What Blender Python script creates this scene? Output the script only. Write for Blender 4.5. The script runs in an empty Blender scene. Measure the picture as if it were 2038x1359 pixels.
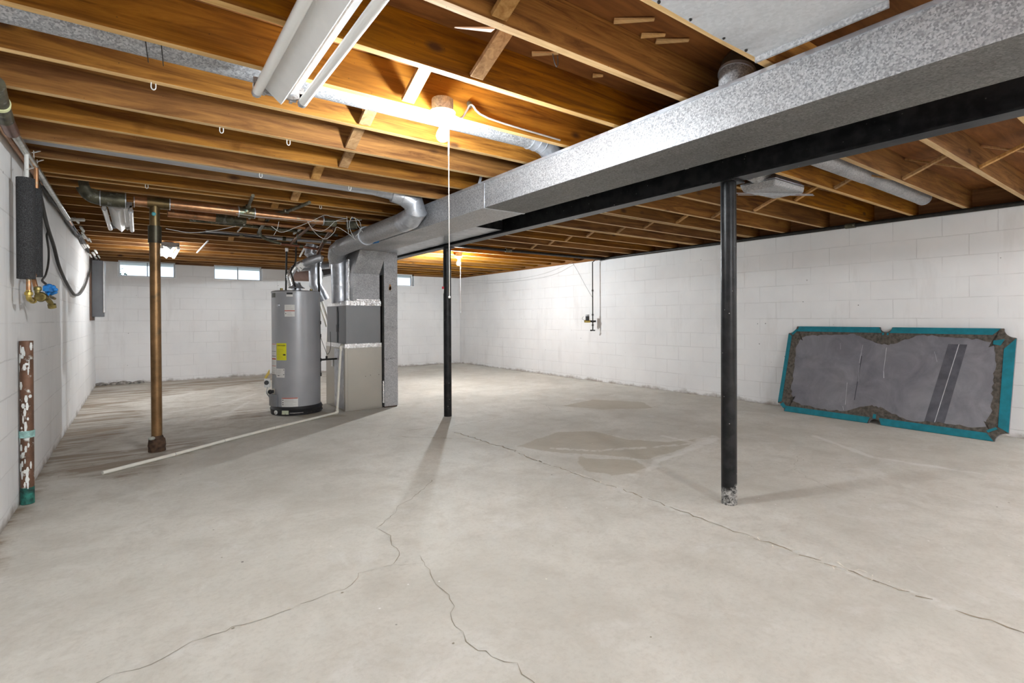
import bpy, bmesh, math, random
from mathutils import Vector, Matrix
random.seed(7)
C = bpy.context.scene.collection
PI = math.pi

# ------------------------------------------------------------------ camera, world, exposure
H = 1.0867                       # eye height
F, YAW, CY, ROLL, PITCH = 1027.784, 0.62672, 637.257, -0.00419, -0.00391
fw = Vector((math.sin(YAW), math.cos(YAW), 0)); rt = Vector((math.cos(YAW), -math.sin(YAW), 0)); up = Vector((0, 0, 1))
f2 = fw * math.cos(PITCH) + up * math.sin(PITCH); u2 = up * math.cos(PITCH) - fw * math.sin(PITCH)
r3 = rt * math.cos(ROLL) + u2 * math.sin(ROLL); u3 = u2 * math.cos(ROLL) - rt * math.sin(ROLL)
cam_d = bpy.data.cameras.new('camera'); cam = bpy.data.objects.new('camera', cam_d); C.objects.link(cam)
cam_d.sensor_width = 36; cam_d.lens = F / 2038 * 36; cam_d.shift_y = -(679.5 - CY) / 2038
cam_d.clip_start = 0.02; cam_d.clip_end = 200
cam.matrix_world = Matrix(((r3.x, u3.x, -f2.x, 0), (r3.y, u3.y, -f2.y, 0), (r3.z, u3.z, -f2.z, H), (0, 0, 0, 1)))
bpy.context.scene.camera = cam

def at(u, v, x=None, y=None, z=None):
    """real-world point seen at a pixel of the 2038 px photo, on the plane x=, y= or z="""
    d = r3 * ((u - 1019) / F) - u3 * ((v - CY) / F) + f2
    if z is not None: t = (z - H) / d.z
    elif x is not None: t = x / d.x
    else: t = y / d.y
    return Vector((0, 0, H)) + d * t

world = bpy.data.worlds.new('World'); bpy.context.scene.world = world; world.use_nodes = True
wn = world.node_tree.nodes; wl = world.node_tree.links; wn.clear()
wo = wn.new('ShaderNodeOutputWorld'); wb = wn.new('ShaderNodeBackground'); wb.inputs[0].default_value = (0.66, 0.80, 0.95, 1); wb.inputs[1].default_value = 1.1
wl.new(wb.outputs[0], wo.inputs[0])
vs = bpy.context.scene.view_settings
vs.view_transform = 'Standard'; vs.look = 'None'; vs.gamma = 1; vs.use_curve_mapping = False
vs.exposure = 0.86
BULB_E = 1180.0                  # emission of the nearest bare bulb
BULB_FAR_FILL = 2900.0                # the one at the far right, and the unseen fill bulb added behind the camera
FILL_TUBE_E = 40.0                    # emission of the unseen fill tubes added behind the camera

# ------------------------------------------------------------------ room measures
XL, XR, YB, YF = -0.573, 6.371, 10.977, -4.2
HW, ZJ, ZT = 2.069, 2.106, 2.292        # wall top, joist underside, joist top
LY = [1.085, 1.488, 1.905, 2.302, 2.70, 3.12, 3.53, 3.945, 4.35] + [4.35 + 0.4075 * i for i in range(1, 17)]
RY = [0.61, 1.022, 1.440, 1.858, 2.25, 2.695, 3.135, 3.525, 3.95, 4.335, 4.757, 5.18, 5.57, 6.02, 6.43] + [6.43 + 0.41 * i for i in range(1, 12)]

# ------------------------------------------------------------------ helpers
def tag(o, label=None, cat=None, group=None, kind=None):
    if label: o['label'] = label
    if cat: o['category'] = cat
    if group: o['group'] = group
    if kind: o['kind'] = kind
    return o

def thing(name, label, cat, loc, group=None):
    o = bpy.data.objects.new(name, None); C.objects.link(o); o.location = loc; o.empty_display_size = 0.05
    return tag(o, label, cat, group)

def catmull(pts, n=6):
    P = [Vector(p) for p in pts]
    if len(P) < 3: return P
    Q = [P[0] * 2 - P[1]] + P + [P[-1] * 2 - P[-2]]; out = []
    for i in range(1, len(Q) - 2):
        a, b, c, d = Q[i - 1:i + 3]
        for k in range(n):
            t = k / n
            out.append(0.5 * ((2 * b) + (c - a) * t + (2 * a - 5 * b + 4 * c - d) * t * t + (3 * b - a - 3 * c + d) * t ** 3))
    out.append(P[-1]); return out

class MB:
    def __init__(s): s.bm = bmesh.new(); s.slot = 0
    def face(s, vs_):
        try:
            f = s.bm.faces.new(vs_); f.material_index = s.slot; return f
        except ValueError: return None
    def poly(s, pts):
        return s.face([s.bm.verts.new(p) for p in pts])
    def box(s, a, b):
        x0, y0, z0 = a; x1, y1, z1 = b
        v = [s.bm.verts.new(p) for p in ((x0,y0,z0),(x1,y0,z0),(x1,y1,z0),(x0,y1,z0),(x0,y0,z1),(x1,y0,z1),(x1,y1,z1),(x0,y1,z1))]
        for q in ((3,2,1,0),(4,5,6,7),(0,1,5,4),(1,2,6,5),(2,3,7,6),(3,0,4,7)): s.face([v[i] for i in q])
        return s
    def hexa(s, lo, hi):
        """solid from two quads (4 points each, same winding)"""
        a = [s.bm.verts.new(p) for p in lo]; b = [s.bm.verts.new(p) for p in hi]
        s.face(a[::-1]); s.face(b)
        for i in range(4): s.face([a[i], a[(i+1)%4], b[(i+1)%4], b[i]])
        return s
    def bar(s, p0, p1, w, t, upv=(0,0,1)):
        p0, p1 = Vector(p0), Vector(p1); d = (p1 - p0).normalized(); u = Vector(upv)
        a = d.cross(u)
        if a.length < 1e-4: a = d.cross(Vector((1,0,0)))
        a.normalize(); b = a.cross(d).normalized()
        q = [a*w/2+b*t/2, -a*w/2+b*t/2, -a*w/2-b*t/2, a*w/2-b*t/2]
        return s.hexa([p0+k for k in q], [p1+k for k in q])
    def tube(s, pts, r, seg=10, caps=True, smooth=0, radii=None):
        P = [Vector(p) for p in pts]
        if smooth: P = catmull(P, smooth)
        n = len(P); R = radii if radii else [r]*n
        rings = []; nrm = None
        for i in range(n):
            t = (P[min(i+1,n-1)] - P[max(i-1,0)]).normalized()
            if nrm is None:
                nrm = t.cross(Vector((0,0,1)))
                if nrm.length < 1e-3: nrm = t.cross(Vector((1,0,0)))
            nrm = (nrm - t * nrm.dot(t)).normalized(); bn = t.cross(nrm)
            rings.append([s.bm.verts.new(P[i] + (nrm*math.cos(2*PI*k/seg) + bn*math.sin(2*PI*k/seg))*R[i]) for k in range(seg)])
        for i in range(n-1):
            for k in range(seg):
                s.face([rings[i][k], rings[i][(k+1)%seg], rings[i+1][(k+1)%seg], rings[i+1][k]])
        if caps: s.face(rings[0][::-1]); s.face(rings[-1])
        return s
    def cyl(s, p0, p1, r, seg=20, r2=None):
        return s.tube([p0, p1], r, seg, radii=[r, r if r2 is None else r2])
    def lathe(s, c, prof, seg=32, axis=(0,0,1)):
        """prof: list of (radius, height) along axis"""
        ax = Vector(axis).normalized(); a = ax.cross(Vector((1,0,0)) if abs(ax.x) < .9 else Vector((0,1,0))).normalized(); b = ax.cross(a)
        c = Vector(c); rings = []
        for r, h in prof:
            if r < 1e-6: rings.append([s.bm.verts.new(c + ax*h)])
            else: rings.append([s.bm.verts.new(c + ax*h + (a*math.cos(2*PI*k/seg)+b*math.sin(2*PI*k/seg))*r) for k in range(seg)])
        for i in range(len(rings)-1):
            A, B = rings[i], rings[i+1]
            for k in range(seg):
                if len(A) == 1 and len(B) == 1: break
                if len(A) == 1: s.face([A[0], B[(k+1)%seg], B[k]])
                elif len(B) == 1: s.face([A[k], A[(k+1)%seg], B[0]])
                else: s.face([A[k], A[(k+1)%seg], B[(k+1)%seg], B[k]])
        return s
    def sphere(s, c, r, seg=16, sc=(1,1,1)):
        rings = 10; prof = [(math.sin(PI*i/rings)*r, -math.cos(PI*i/rings)*r) for i in range(rings+1)]
        n0 = len(s.bm.verts); s.lathe((0,0,0), prof, seg); s.bm.verts.ensure_lookup_table()
        for v in s.bm.verts[n0:]: v.co = Vector((v.co.x*sc[0]+c[0], v.co.y*sc[1]+c[1], v.co.z*sc[2]+c[2]))
        return s
    def prism(s, outline, fn, d0, d1):
        """outline [(a,b)], fn(a,b,d) -> point, between depth d0 and d1"""
        A = [s.bm.verts.new(fn(a,b,d0)) for a,b in outline]; B = [s.bm.verts.new(fn(a,b,d1)) for a,b in outline]
        s.face(A[::-1]); s.face(B); n = len(A)
        for i in range(n): s.face([A[i], A[(i+1)%n], B[(i+1)%n], B[i]])
        return s
    def build(s, name, mats, parent=None, origin=None, bevel=0, smooth=True, angle=40):
        bm = s.bm
        bmesh.ops.recalc_face_normals(bm, faces=bm.faces[:])
        if parent is not None: o0 = Vector(parent.get('_o', parent.location))
        elif origin is not None: o0 = Vector(origin)
        else:
            xs = [v.co for v in bm.verts]; lo = Vector([min(c[i] for c in xs) for i in range(3)]); hi = Vector([max(c[i] for c in xs) for i in range(3)])
            o0 = Vector(((lo.x+hi.x)/2, (lo.y+hi.y)/2, lo.z))
        for v in bm.verts: v.co -= o0
        me = bpy.data.meshes.new(name); bm.to_mesh(me); bm.free()
        if not isinstance(mats, (list, tuple)): mats = [mats]
        for m in mats: me.materials.append(m)
        ob = bpy.data.objects.new(name, me); C.objects.link(ob)
        if smooth:
            for p in me.polygons: p.use_smooth = True
            me.set_sharp_from_angle(angle=math.radians(angle))
        if parent is None: ob.location = o0
        else: ob.parent = parent; ORG[ob.name] = o0
        if bevel:
            m = ob.modifiers.new('bevel', 'BEVEL'); m.width = bevel; m.segments = 2; m.limit_method = 'ANGLE'; m.angle_limit = math.radians(40)
        return ob
ORG = {}
def sub(mb, name, mats, part, root, **k):                      # sub-part under a part (part sits at its thing's origin)
    o = mb.build(name, mats, parent=root, **k); o.parent = part; return o

def text_on(mb, s, size, fn, bold=0.0):
    """flat letters as faces; fn(x, y) -> point"""
    cu = bpy.data.curves.new('lettering', 'FONT'); cu.body = s; cu.size = size; cu.offset = bold; cu.align_x = 'CENTER'; cu.resolution_u = 2
    to = bpy.data.objects.new('lettering', cu); C.objects.link(to)
    dg = bpy.context.evaluated_depsgraph_get(); me = to.evaluated_get(dg).to_mesh()
    vsn = [mb.bm.verts.new(fn(v.co.x, v.co.y)) for v in me.vertices]
    for p in me.polygons: mb.face([vsn[i] for i in p.vertices])
    to.evaluated_get(dg).to_mesh_clear(); bpy.data.objects.remove(to); bpy.data.curves.remove(cu)

# ------------------------------------------------------------------ materials
class M:
    def __init__(s, name):
        s.m = bpy.data.materials.new(name); s.m.use_nodes = True; s.t = s.m.node_tree; s.n = s.t.nodes; s.l = s.t.links; s.b = s.n['Principled BSDF']
    def set(s, **k):
        for kk, v in k.items():
            i = s.b.inputs[{'color':'Base Color','rough':'Roughness','metal':'Metallic','spec':'Specular IOR Level','emit':'Emission Color','es':'Emission Strength','coat':'Coat Weight','alpha':'Alpha','trans':'Transmission Weight'}[kk]]
            if hasattr(v, 'node') or isinstance(v, bpy.types.NodeSocket): s.l.new(v, i)
            else: i.default_value = (*v, 1) if isinstance(v, tuple) and len(v) == 3 else v
        return s
    def node(s, t, **k):
        n = s.n.new(t)
        for a, v in k.items(): setattr(n, a, v)
        return n
    def link(s, a, b): s.l.new(a, b)
    def coord(s, scale=(1,1,1), rand=0.0, kind='Object'):
        tc = s.node('ShaderNodeTexCoord'); mp = s.node('ShaderNodeMapping'); s.link(tc.outputs[kind], mp.inputs[0]); mp.inputs['Scale'].default_value = scale
        if rand:
            oi = s.node('ShaderNodeObjectInfo'); mm = s.node('ShaderNodeMath', operation='MULTIPLY'); mm.inputs[1].default_value = rand
            s.link(oi.outputs['Random'], mm.inputs[0]); s.link(mm.outputs[0], mp.inputs['Location'])
        return mp.outputs[0]
    def noise(s, vec, scale=5, detail=4, rough=.55, dist=0):
        n = s.node('ShaderNodeTexNoise'); n.inputs['Scale'].default_value = scale; n.inputs['Detail'].default_value = detail; n.inputs['Roughness'].default_value = rough; n.inputs['Distortion'].default_value = dist
        s.link(vec, n.inputs['Vector']); return n.outputs['Fac']
    def voro(s, vec, scale=20, feature='F1', out='Distance'):
        n = s.node('ShaderNodeTexVoronoi', feature=feature); n.inputs['Scale'].default_value = scale; s.link(vec, n.inputs['Vector']); return n.outputs[out]
    def ramp(s, fac, stops, interp='LINEAR'):
        n = s.node('ShaderNodeValToRGB'); e = n.color_ramp.elements; n.color_ramp.interpolation = interp
        while len(e) < len(stops): e.new(0.5)
        for i, (p, c) in enumerate(stops): e[i].position = p; e[i].color = (*c, 1) if len(c) == 3 else c
        s.link(fac, n.inputs[0]); return n.outputs[0]
    def g(s, fac, a, b, lo=0.0, hi=1.0):                     # map range
        n = s.node('ShaderNodeMapRange'); n.inputs[1].default_value = a; n.inputs[2].default_value = b; n.inputs[3].default_value = lo; n.inputs[4].default_value = hi
        s.link(fac, n.inputs[0]); return n.outputs[0]
    def mix(s, fac, a, b, mode='MIX'):
        n = s.node('ShaderNodeMix', data_type='RGBA', blend_type=mode)
        for i, v in ((0, fac), (6, a), (7, b)):
            if isinstance(v, bpy.types.NodeSocket): s.link(v, n.inputs[i])
            else: n.inputs[i].default_value = (*v, 1) if isinstance(v, tuple) and len(v) == 3 else v
        return n.outputs[2]
    def math(s, op, a, b=None):
        n = s.node('ShaderNodeMath', operation=op)
        for i, v in ((0, a), (1, b)):
            if v is None: continue
            if isinstance(v, bpy.types.NodeSocket): s.link(v, n.inputs[i])
            else: n.inputs[i].default_value = v
        return n.outputs[0]
    def bump(s, h, strength=.3, dist=.01):
        n = s.node('ShaderNodeBump'); n.inputs['Strength'].default_value = strength; n.inputs['Distance'].default_value = dist
        s.link(h, n.inputs['Height']); s.link(n.outputs[0], s.b.inputs['Normal']); return s

def simple(name, color, rough=.5, metal=0, var=.08, scale=12, bump=0, emit=None, es=0, coat=0):
    m = M(name); v = m.coord((1,1,1), 3.0); n = m.noise(v, scale, 4)
    c = m.mix(m.g(n, .35, .65), tuple(x*(1-var) for x in color), tuple(min(1, x*(1+var)) for x in color))
    m.set(color=c, rough=rough, metal=metal, coat=coat)
    if bump: m.bump(m.noise(v, scale*6, 3), bump, .004)
    if emit: m.set(emit=emit, es=es)
    return m.m

def wood(name, dark, light, knot=(.05,.02,.01), axis=0, rough=.7, tone=.35):
    m = M(name); sc = [14, 14, 14]; sc[axis] = .9
    v = m.coord(tuple(sc), 37.0); n = m.noise(v, 1.6, 7, .68, .9)
    base = m.mix(m.g(n, .36, .62), dark, light)
    big = m.noise(m.coord((1.1,1.1,1.1), 11.0), 1.2, 2)
    base = m.mix(m.math('MULTIPLY', m.g(big, .4, .7), .45), base, tuple(x*.55 for x in dark))
    oi = m.node('ShaderNodeObjectInfo')
    hue = m.node('ShaderNodeHueSaturation'); m.link(base, hue.inputs['Color'])
    m.link(m.g(oi.outputs['Random'], 0, 1, 1-tone, 1+tone*.45), hue.inputs['Value']); m.link(m.g(m.math('FRACT', m.math('MULTIPLY', oi.outputs['Random'], 7.3)), 0, 1, .93, 1.12), hue.inputs['Saturation'])
    ks = [5, 5, 5]; ks[axis] = 2.4
    kd = m.voro(m.coord(tuple(ks), 23.0), 1.0)
    kk = m.math('MULTIPLY', m.g(kd, .05, .13, 1, 0), .85)
    col = m.mix(kk, hue.outputs[0], knot)
    # fine nail holes / specks
    sp = m.g(m.voro(m.coord((22,22,22), 5.0), 1.0), .03, .06, 1, 0)
    col = m.mix(m.math('MULTIPLY', sp, .7), col, (.02,.012,.008))
    m.set(color=col, rough=rough, spec=.25)
    m.bump(n, .25, .003); return m.m

def galv(name, lo, hi, rough=.42, metal=.55, scale=55, spangle=1.0, dirt=.3):
    m = M(name); v = m.coord((1,1,1), 3.0)
    vc = m.voro(v, scale, 'F1', 'Color'); s_ = m.node('ShaderNodeSeparateColor'); m.link(vc, s_.inputs[0])
    c = m.mix(m.math('MULTIPLY', s_.outputs[0], spangle), lo, hi)
    n = m.noise(m.coord((1,.35,1.5), 3.0), 3.2, 5, .6)
    c = m.mix(m.math('MULTIPLY', m.g(n, .5, .72), dirt), c, tuple(x*.35 for x in lo))
    m.set(color=c, rough=m.g(s_.outputs[1], 0, 1, rough-.08, rough+.12), metal=metal)
    m.bump(m.noise(v, 5, 2), .12, .01); return m.m

# painted block walls -----------------------------------------------------------------
def block_wall(name, horiz):                                   # horiz: 0 = x axis along wall, 1 = y axis
    m = M(name); tc = m.node('ShaderNodeTexCoord'); sp = m.node('ShaderNodeSeparateXYZ'); m.link(tc.outputs['Object'], sp.inputs[0])
    cb = m.node('ShaderNodeCombineXYZ'); m.link(sp.outputs[horiz], cb.inputs[0]); zz = m.math('ADD', sp.outputs[2], -.069); m.link(zz, cb.inputs[1])
    wob = m.noise(tc.outputs['Object'], 9, 3); wv = m.node('ShaderNodeVectorMath', operation='ADD'); cw = m.node('ShaderNodeCombineXYZ'); m.link(m.g(wob, 0, 1, -.006, .006), cw.inputs[1]); m.link(m.g(wob, 0, 1, -.004, .004), cw.inputs[0])
    m.link(cb.outputs[0], wv.inputs[0]); m.link(cw.outputs[0], wv.inputs[1])
    br = m.node('ShaderNodeTexBrick'); m.link(wv.outputs[0], br.inputs['Vector'])
    br.inputs['Scale'].default_value = 1; br.inputs['Brick Width'].default_value = .406; br.inputs['Row Height'].default_value = .2
    br.inputs['Mortar Size'].default_value = .0042; br.inputs['Mortar Smooth'].default_value = .35; br.offset = .5
    joint = br.outputs['Fac']
    n = m.noise(tc.outputs['Object'], 1.4, 5, .6); n2 = m.noise(tc.outputs['Object'], 60, 3)
    c = m.mix(m.g(n, .3, .7), (.74,.735,.735), (.83,.825,.82))
    # joints are filled unevenly with paint
    jf = m.math('MULTIPLY', joint, m.g(m.noise(tc.outputs['Object'], 2.3, 3), .36, .6, .08, .75))
    c = m.mix(m.math('MULTIPLY', jf, .55), c, (.45,.44,.43))
    # pits and specks
    vd = m.voro(tc.outputs['Object'], 5.5); pit = m.math('MULTIPLY', m.g(vd, .028, .045, 1, 0), m.g(m.noise(tc.outputs['Object'], 3.0, 2), .44, .52))
    c = m.mix(m.math('MULTIPLY', pit, .85), c, (.10,.09,.08))
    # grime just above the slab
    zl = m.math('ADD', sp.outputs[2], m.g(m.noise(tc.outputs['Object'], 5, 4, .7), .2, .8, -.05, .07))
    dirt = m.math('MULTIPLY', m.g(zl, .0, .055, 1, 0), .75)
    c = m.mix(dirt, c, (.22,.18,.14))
    st = m.math('MULTIPLY', m.g(m.noise(m.coord((1.2,1.2,.25)), 2.6, 5, .65), .56, .74), .28)
    c = m.mix(st, c, (.44,.41,.38))
    m.set(color=c, rough=.62, spec=.3)
    hgt = m.math('SUBTRACT', m.math('MULTIPLY', n2, .12), jf)
    m.bump(m.math('SUBTRACT', hgt, pit), .45, .005)
    return m.m

W_X = block_wall('white_block_wall_cross', 0); W_Y = block_wall('white_block_wall_long', 1)

# concrete floor -----------------------------------------------------------------------
def floor_mat():
    m = M('concrete_slab'); tc = m.node('ShaderNodeTexCoord'); v = tc.outputs['Object']
    n = m.noise(v, .9, 8, .62, .4); n2 = m.noise(v, 4.0, 8, .7, .5); n3 = m.noise(v, 45, 4, .7)
    c = m.mix(m.g(n, .35, .66), (.525,.505,.45), (.68,.662,.605))
    c = m.mix(m.math('MULTIPLY', m.g(n2, .47, .66), .45), c, (.45,.42,.365))
    c = m.mix(m.math('MULTIPLY', m.g(m.noise(v, 2.1, 7, .66, 1.2), .56, .72), .55), c, (.70,.69,.66))
    c = m.mix(m.math('MULTIPLY', m.g(n3, .48, .72), .32), c, (.40,.37,.32)); c = m.mix(m.math('MULTIPLY', m.g(m.noise(v, 13, 6, .75, .6), .5, .7), .4), c, (.46,.43,.375))
    at_ = m.node('ShaderNodeAttribute'); at_.attribute_name = 'marks'; sp = m.node('ShaderNodeSeparateColor'); m.link(at_.outputs['Color'], sp.inputs[0])
    wig = m.g(m.noise(v, 7, 6, .7), .25, .75, -.28, .28)
    damp = m.g(m.math('ADD', sp.outputs[0], wig), .42, .58)
    c = m.mix(m.math('MULTIPLY', damp, .62), c, (.40,.355,.27))
    white = m.g(m.math('ADD', sp.outputs[1], m.math('MULTIPLY', wig, 1.3)), .45, .7)
    c = m.mix(m.math('MULTIPLY', white, .45), c, (.78,.77,.74))
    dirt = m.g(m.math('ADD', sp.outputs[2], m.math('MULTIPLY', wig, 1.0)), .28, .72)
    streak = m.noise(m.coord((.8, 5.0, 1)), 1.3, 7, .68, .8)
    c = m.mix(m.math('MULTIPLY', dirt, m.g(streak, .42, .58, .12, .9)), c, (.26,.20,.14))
    vd = m.voro(v, 3.6); spk = m.g(vd, .016, .026, 1, 0)
    c = m.mix(m.math('MULTIPLY', spk, .85), c, (.07,.06,.05))
    vd2 = m.voro(m.coord((1,1,1.0)), 9); spw = m.math('MULTIPLY', m.g(vd2, .03, .05, 1, 0), m.g(m.noise(v, 1.7, 2), .5, .56))
    c = m.mix(spw, c, (.78,.77,.74))
    m.set(color=c, rough=m.g(n2, .3, .7, .62, .8), spec=.28)
    m.bump(m.math('ADD', m.math('MULTIPLY', n3, .3), n2), .18, .006)
    return m.m
FLOOR = floor_mat()
CRACK = simple('crack_dark', (.28,.25,.19), .9); EFFLOR = simple('crack_deposit', (.72,.68,.60), .9, var=.15, scale=40); CRACK2 = simple('joint_brown', (.30,.25,.18), .9, var=.3, scale=30)

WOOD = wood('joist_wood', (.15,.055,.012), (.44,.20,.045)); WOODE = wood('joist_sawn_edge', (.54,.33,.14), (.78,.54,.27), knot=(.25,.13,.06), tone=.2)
WOODB = wood('bridging_wood', (.34,.17,.06), (.62,.37,.16), axis=2); RIM = wood('rim_board_wood', (.22,.095,.03), (.36,.17,.06))
RIMY = wood('rim_board_wood_long', (.22,.095,.03), (.36,.17,.06), axis=1)
def ply():
    m = M('subfloor_plywood'); v = m.coord((1.2, 9, 1)); n = m.noise(v, 1.8, 6, .6, .8)
    c = m.mix(m.g(n, .3, .7), (.13,.045,.012), (.29,.115,.03))
    br = m.node('ShaderNodeTexBrick'); tc = m.node('ShaderNodeTexCoord'); m.link(tc.outputs['Object'], br.inputs['Vector']); br.inputs['Scale'].default_value = 1
    br.inputs['Brick Width'].default_value = 2.44; br.inputs['Row Height'].default_value = 1.22; br.inputs['Mortar Size'].default_value = .004
    c = m.mix(br.outputs['Fac'], c, (.02,.01,.005)); m.set(color=c, rough=.75, spec=.2); return m.m
PLY = ply()
GALV = galv('galvanised_spangle', (.23,.235,.245), (.52,.525,.54), scale=170, dirt=.3, metal=.4, rough=.5)
GALVD = galv('galvanised_dull', (.33,.33,.34), (.55,.55,.56), scale=150, dirt=.45, rough=.5)
UNDER = galv('duct_underside_painted_shade', (.10,.098,.092), (.20,.197,.19), scale=150, dirt=.4, rough=.55, metal=.3)  # shade under the trunk duct put into the colour as darker metal
GALVS = galv('galvanised_smooth', (.46,.48,.52), (.60,.62,.66), scale=25, dirt=.15, rough=.36, metal=.7)
SHEET = galv('sheet_metal_matte', (.52,.54,.57), (.60,.62,.65), scale=90, dirt=.55, rough=.6, metal=.15)
STEEL = simple('furnace_sheet', (.44,.42,.375), .34, .65, .05, 2)
COIL = simple('coil_cabinet_sheet', (.21,.215,.225), .36, .5, .05, 2)
def blackpaint(name, chips, edge=False):
    m = M(name); v = m.coord((1,1,1), 3.0); n = m.noise(v, 14, 4); c = m.mix(m.g(n, .4, .6), (.008,.008,.009), (.02,.02,.021))
    sp = m.g(m.voro(v, 26), .05, .085, 1, 0); sp = m.math('MULTIPLY', sp, m.g(m.noise(v, 4.5, 2), .42, .58))
    c = m.mix(m.math('MULTIPLY', sp, chips), c, (.55,.54,.52))
    if edge:                                                    # worn, cement-splashed foot
        tc = m.node('ShaderNodeTexCoord'); s3 = m.node('ShaderNodeSeparateXYZ'); m.link(tc.outputs['Object'], s3.inputs[0])
        z = m.math('ADD', s3.outputs[2], m.g(m.noise(v, 10, 3), .3, .7, -.03, .03))
        foot = m.math('MULTIPLY', m.g(z, .085, .11, 1, 0), m.g(m.noise(v, 55, 3, .8), .38, .6))
        c = m.mix(foot, c, (.42,.41,.39))
    m.set(color=c, rough=.34, spec=.22); m.bump(m.noise(v, 40, 3), .15, .003); return m.m
BLACK = blackpaint('black_steel_paint', .6); BLACKP = blackpaint('black_post_paint', 1.0, True)
BLACKP2 = blackpaint('black_far_post_paint', .9); FLANGE = blackpaint('black_flange_scuffed', 1.0)
IRON = simple('black_iron_pipe', (.028,.026,.024), .45, .6, .3, 20)
def metal_age(name, a, b, pat=None, pamt=.3, rough=.38, metal=.85, sc=6):
    m = M(name); v = m.coord((1,1,1), 3.0); n = m.noise(v, sc, 6, .65); c = m.mix(m.g(n, .35, .65), a, b)
    if pat: c = m.mix(m.math('MULTIPLY', m.g(m.noise(v, sc*2.3, 4, .6), .58, .68), pamt), c, pat)
    m.set(color=c, rough=rough, metal=metal); m.bump(n, .1, .003); return m.m
COPPER = metal_age('aged_copper', (.30,.145,.07), (.62,.33,.17), (.28,.55,.45), .35)
STACKM = metal_age('stained_copper_stack', (.15,.085,.035), (.33,.19,.085), (.10,.08,.05), .6, .36, .7, 4)
BRASSD = metal_age('tarnished_brass', (.12,.09,.035), (.40,.32,.12), None, 0, .38, .9, 20)
BRASS = metal_age('yellow_brass', (.45,.33,.09), (.66,.50,.16), None, 0, .28, .9, 20)
DARKP = metal_age('dark_fitting', (.055,.05,.035), (.16,.15,.10), (.45,.44,.40), .4, .45, .6, 12)
STUBM = metal_age('painted_copper_stub', (.09,.05,.03), (.20,.10,.06), (.72,.76,.73), 1.0, .5, .3, 9)
TEALP = simple('verdigris_teal', (.015,.13,.105), .6, var=.7, scale=30)
PVC = simple('white_pvc', (.80,.78,.70), .35, var=.05)
WHITE = simple('white_enamel', (.80,.80,.79), .35, var=.03); WTRIM = simple('white_window_vinyl', (.86,.87,.88), .4, var=.03)
OFFW = simple('white_wire_jacket', (.70,.70,.67), .5, var=.08); CREAM = simple('cord_cotton', (.85,.84,.80), .8, var=.05)
TANK = simple('grey_tank_enamel', (.37,.375,.395), .3, .15, .06, 3); TANKD = simple('grey_tank_door', (.25,.255,.27), .35, .15)
BLKPL = simple('black_plastic', (.02,.02,.022), .45); LABEL = simple('white_label_paper', (.78,.77,.74), .5, var=.03); LABELP = simple('pink_print', (.74,.60,.57), .5)
YEL = simple('yellow_label', (.80,.76,.02), .5, var=.04); YELT = simple('yellow_tag', (.78,.55,.03), .45, var=.15, scale=25); RED = simple('red_print', (.50,.09,.05), .5); INK = simple('black_print', (.03,.03,.03), .6); TXT = simple('grey_print', (.42,.41,.40), .6)
YTXT = simple('olive_print', (.42,.38,.03), .6)
FOIL = M('aluminium_tape'); _v = FOIL.coord((1,1,1)); _n = FOIL.noise(_v, 28, 4, .7); FOIL.set(color=(.88,.88,.89), rough=.18, metal=.95); FOIL.bump(_n, .9, .012); FOIL = FOIL.m
FOAM = M('black_foam_insulation'); _v = FOAM.coord((1,1,1)); _n = FOAM.noise(_v, 260, 3, .8); FOAM.set(color=FOAM.mix(FOAM.g(_n,.45,.75), (.012,.012,.013), (.13,.13,.135)), rough=.75); FOAM.bump(_n, .8, .004); FOAM = FOAM.m
BLUE = simple('blue_handle_plastic', (.02,.22,.62), .4, var=.2, scale=40); BLUET = simple('blue_tape', (.02,.23,.62), .5, var=.2)
CABLE = simple('black_cable_jacket', (.03,.027,.024), .6, var=.3); PANELG = simple('panel_grey_paint', (.115,.12,.13), .5, var=.06)
RUSTD = simple('rusty_dark_iron', (.075,.042,.025), .85, .1, .5, 30, .6); BRICKR = simple('rust_brown_pipe', (.30,.19,.16), .7, var=.12)
PLY2 = simple('brown_backing_board', (.10,.055,.035), .7, var=.3); PVCGREY = simple('light_grey_plastic_duct', (.50,.52,.56), .3, .35, .05, 4)
RUBBLE = simple('crumbled_mortar', (.27,.25,.225), .95, var=.55, scale=22, bump=1.0)
TUBE = simple('unlit_fluorescent_tube', (.84,.84,.82), .18, var=.02)
TUBEL = simple('added_fill_tube', (.9,.9,.9), .3, emit=(.90,.96,1), es=FILL_TUBE_E); TUBER = simple('bright_added_fill_tube', (.9,.9,.9), .3, emit=(.90,.96,1), es=FILL_TUBE_E*1.7); TUBEF = simple('faintly_lit_tube', (.9,.9,.9), .3, emit=(.95,.98,1), es=36)
BULB = simple('bulb_glass_lit', (1,1,1), .3, emit=(.90,.96,1), es=BULB_E)
BULB2 = simple('far_and_fill_bulb_glass_lit', (1,1,1), .3, emit=(.90,.96,1), es=BULB_FAR_FILL)
SLATE = M('pool_slate'); _v = SLATE.coord((1,1,1)); _n = SLATE.noise(_v, 3.2, 7, .65, .6)
_c = SLATE.mix(SLATE.g(_n,.35,.68), (.125,.122,.142), (.22,.215,.235)); _s = SLATE.math('MULTIPLY', SLATE.g(SLATE.noise(SLATE.coord((1,9,1.2)), 2.4, 6, .75), .62, .78), .35)
_c = SLATE.mix(_s, _c, (.42,.42,.44)); SLATE.set(color=_c, rough=.42); SLATE.bump(_n, .1, .004); SLATE = SLATE.m
GLUE = simple('dried_glue_brown', (.085,.072,.058), .85, var=.45, scale=35, bump=.8); FELT = simple('teal_felt', (.0,.155,.20), .75, var=.14, scale=18)
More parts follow.
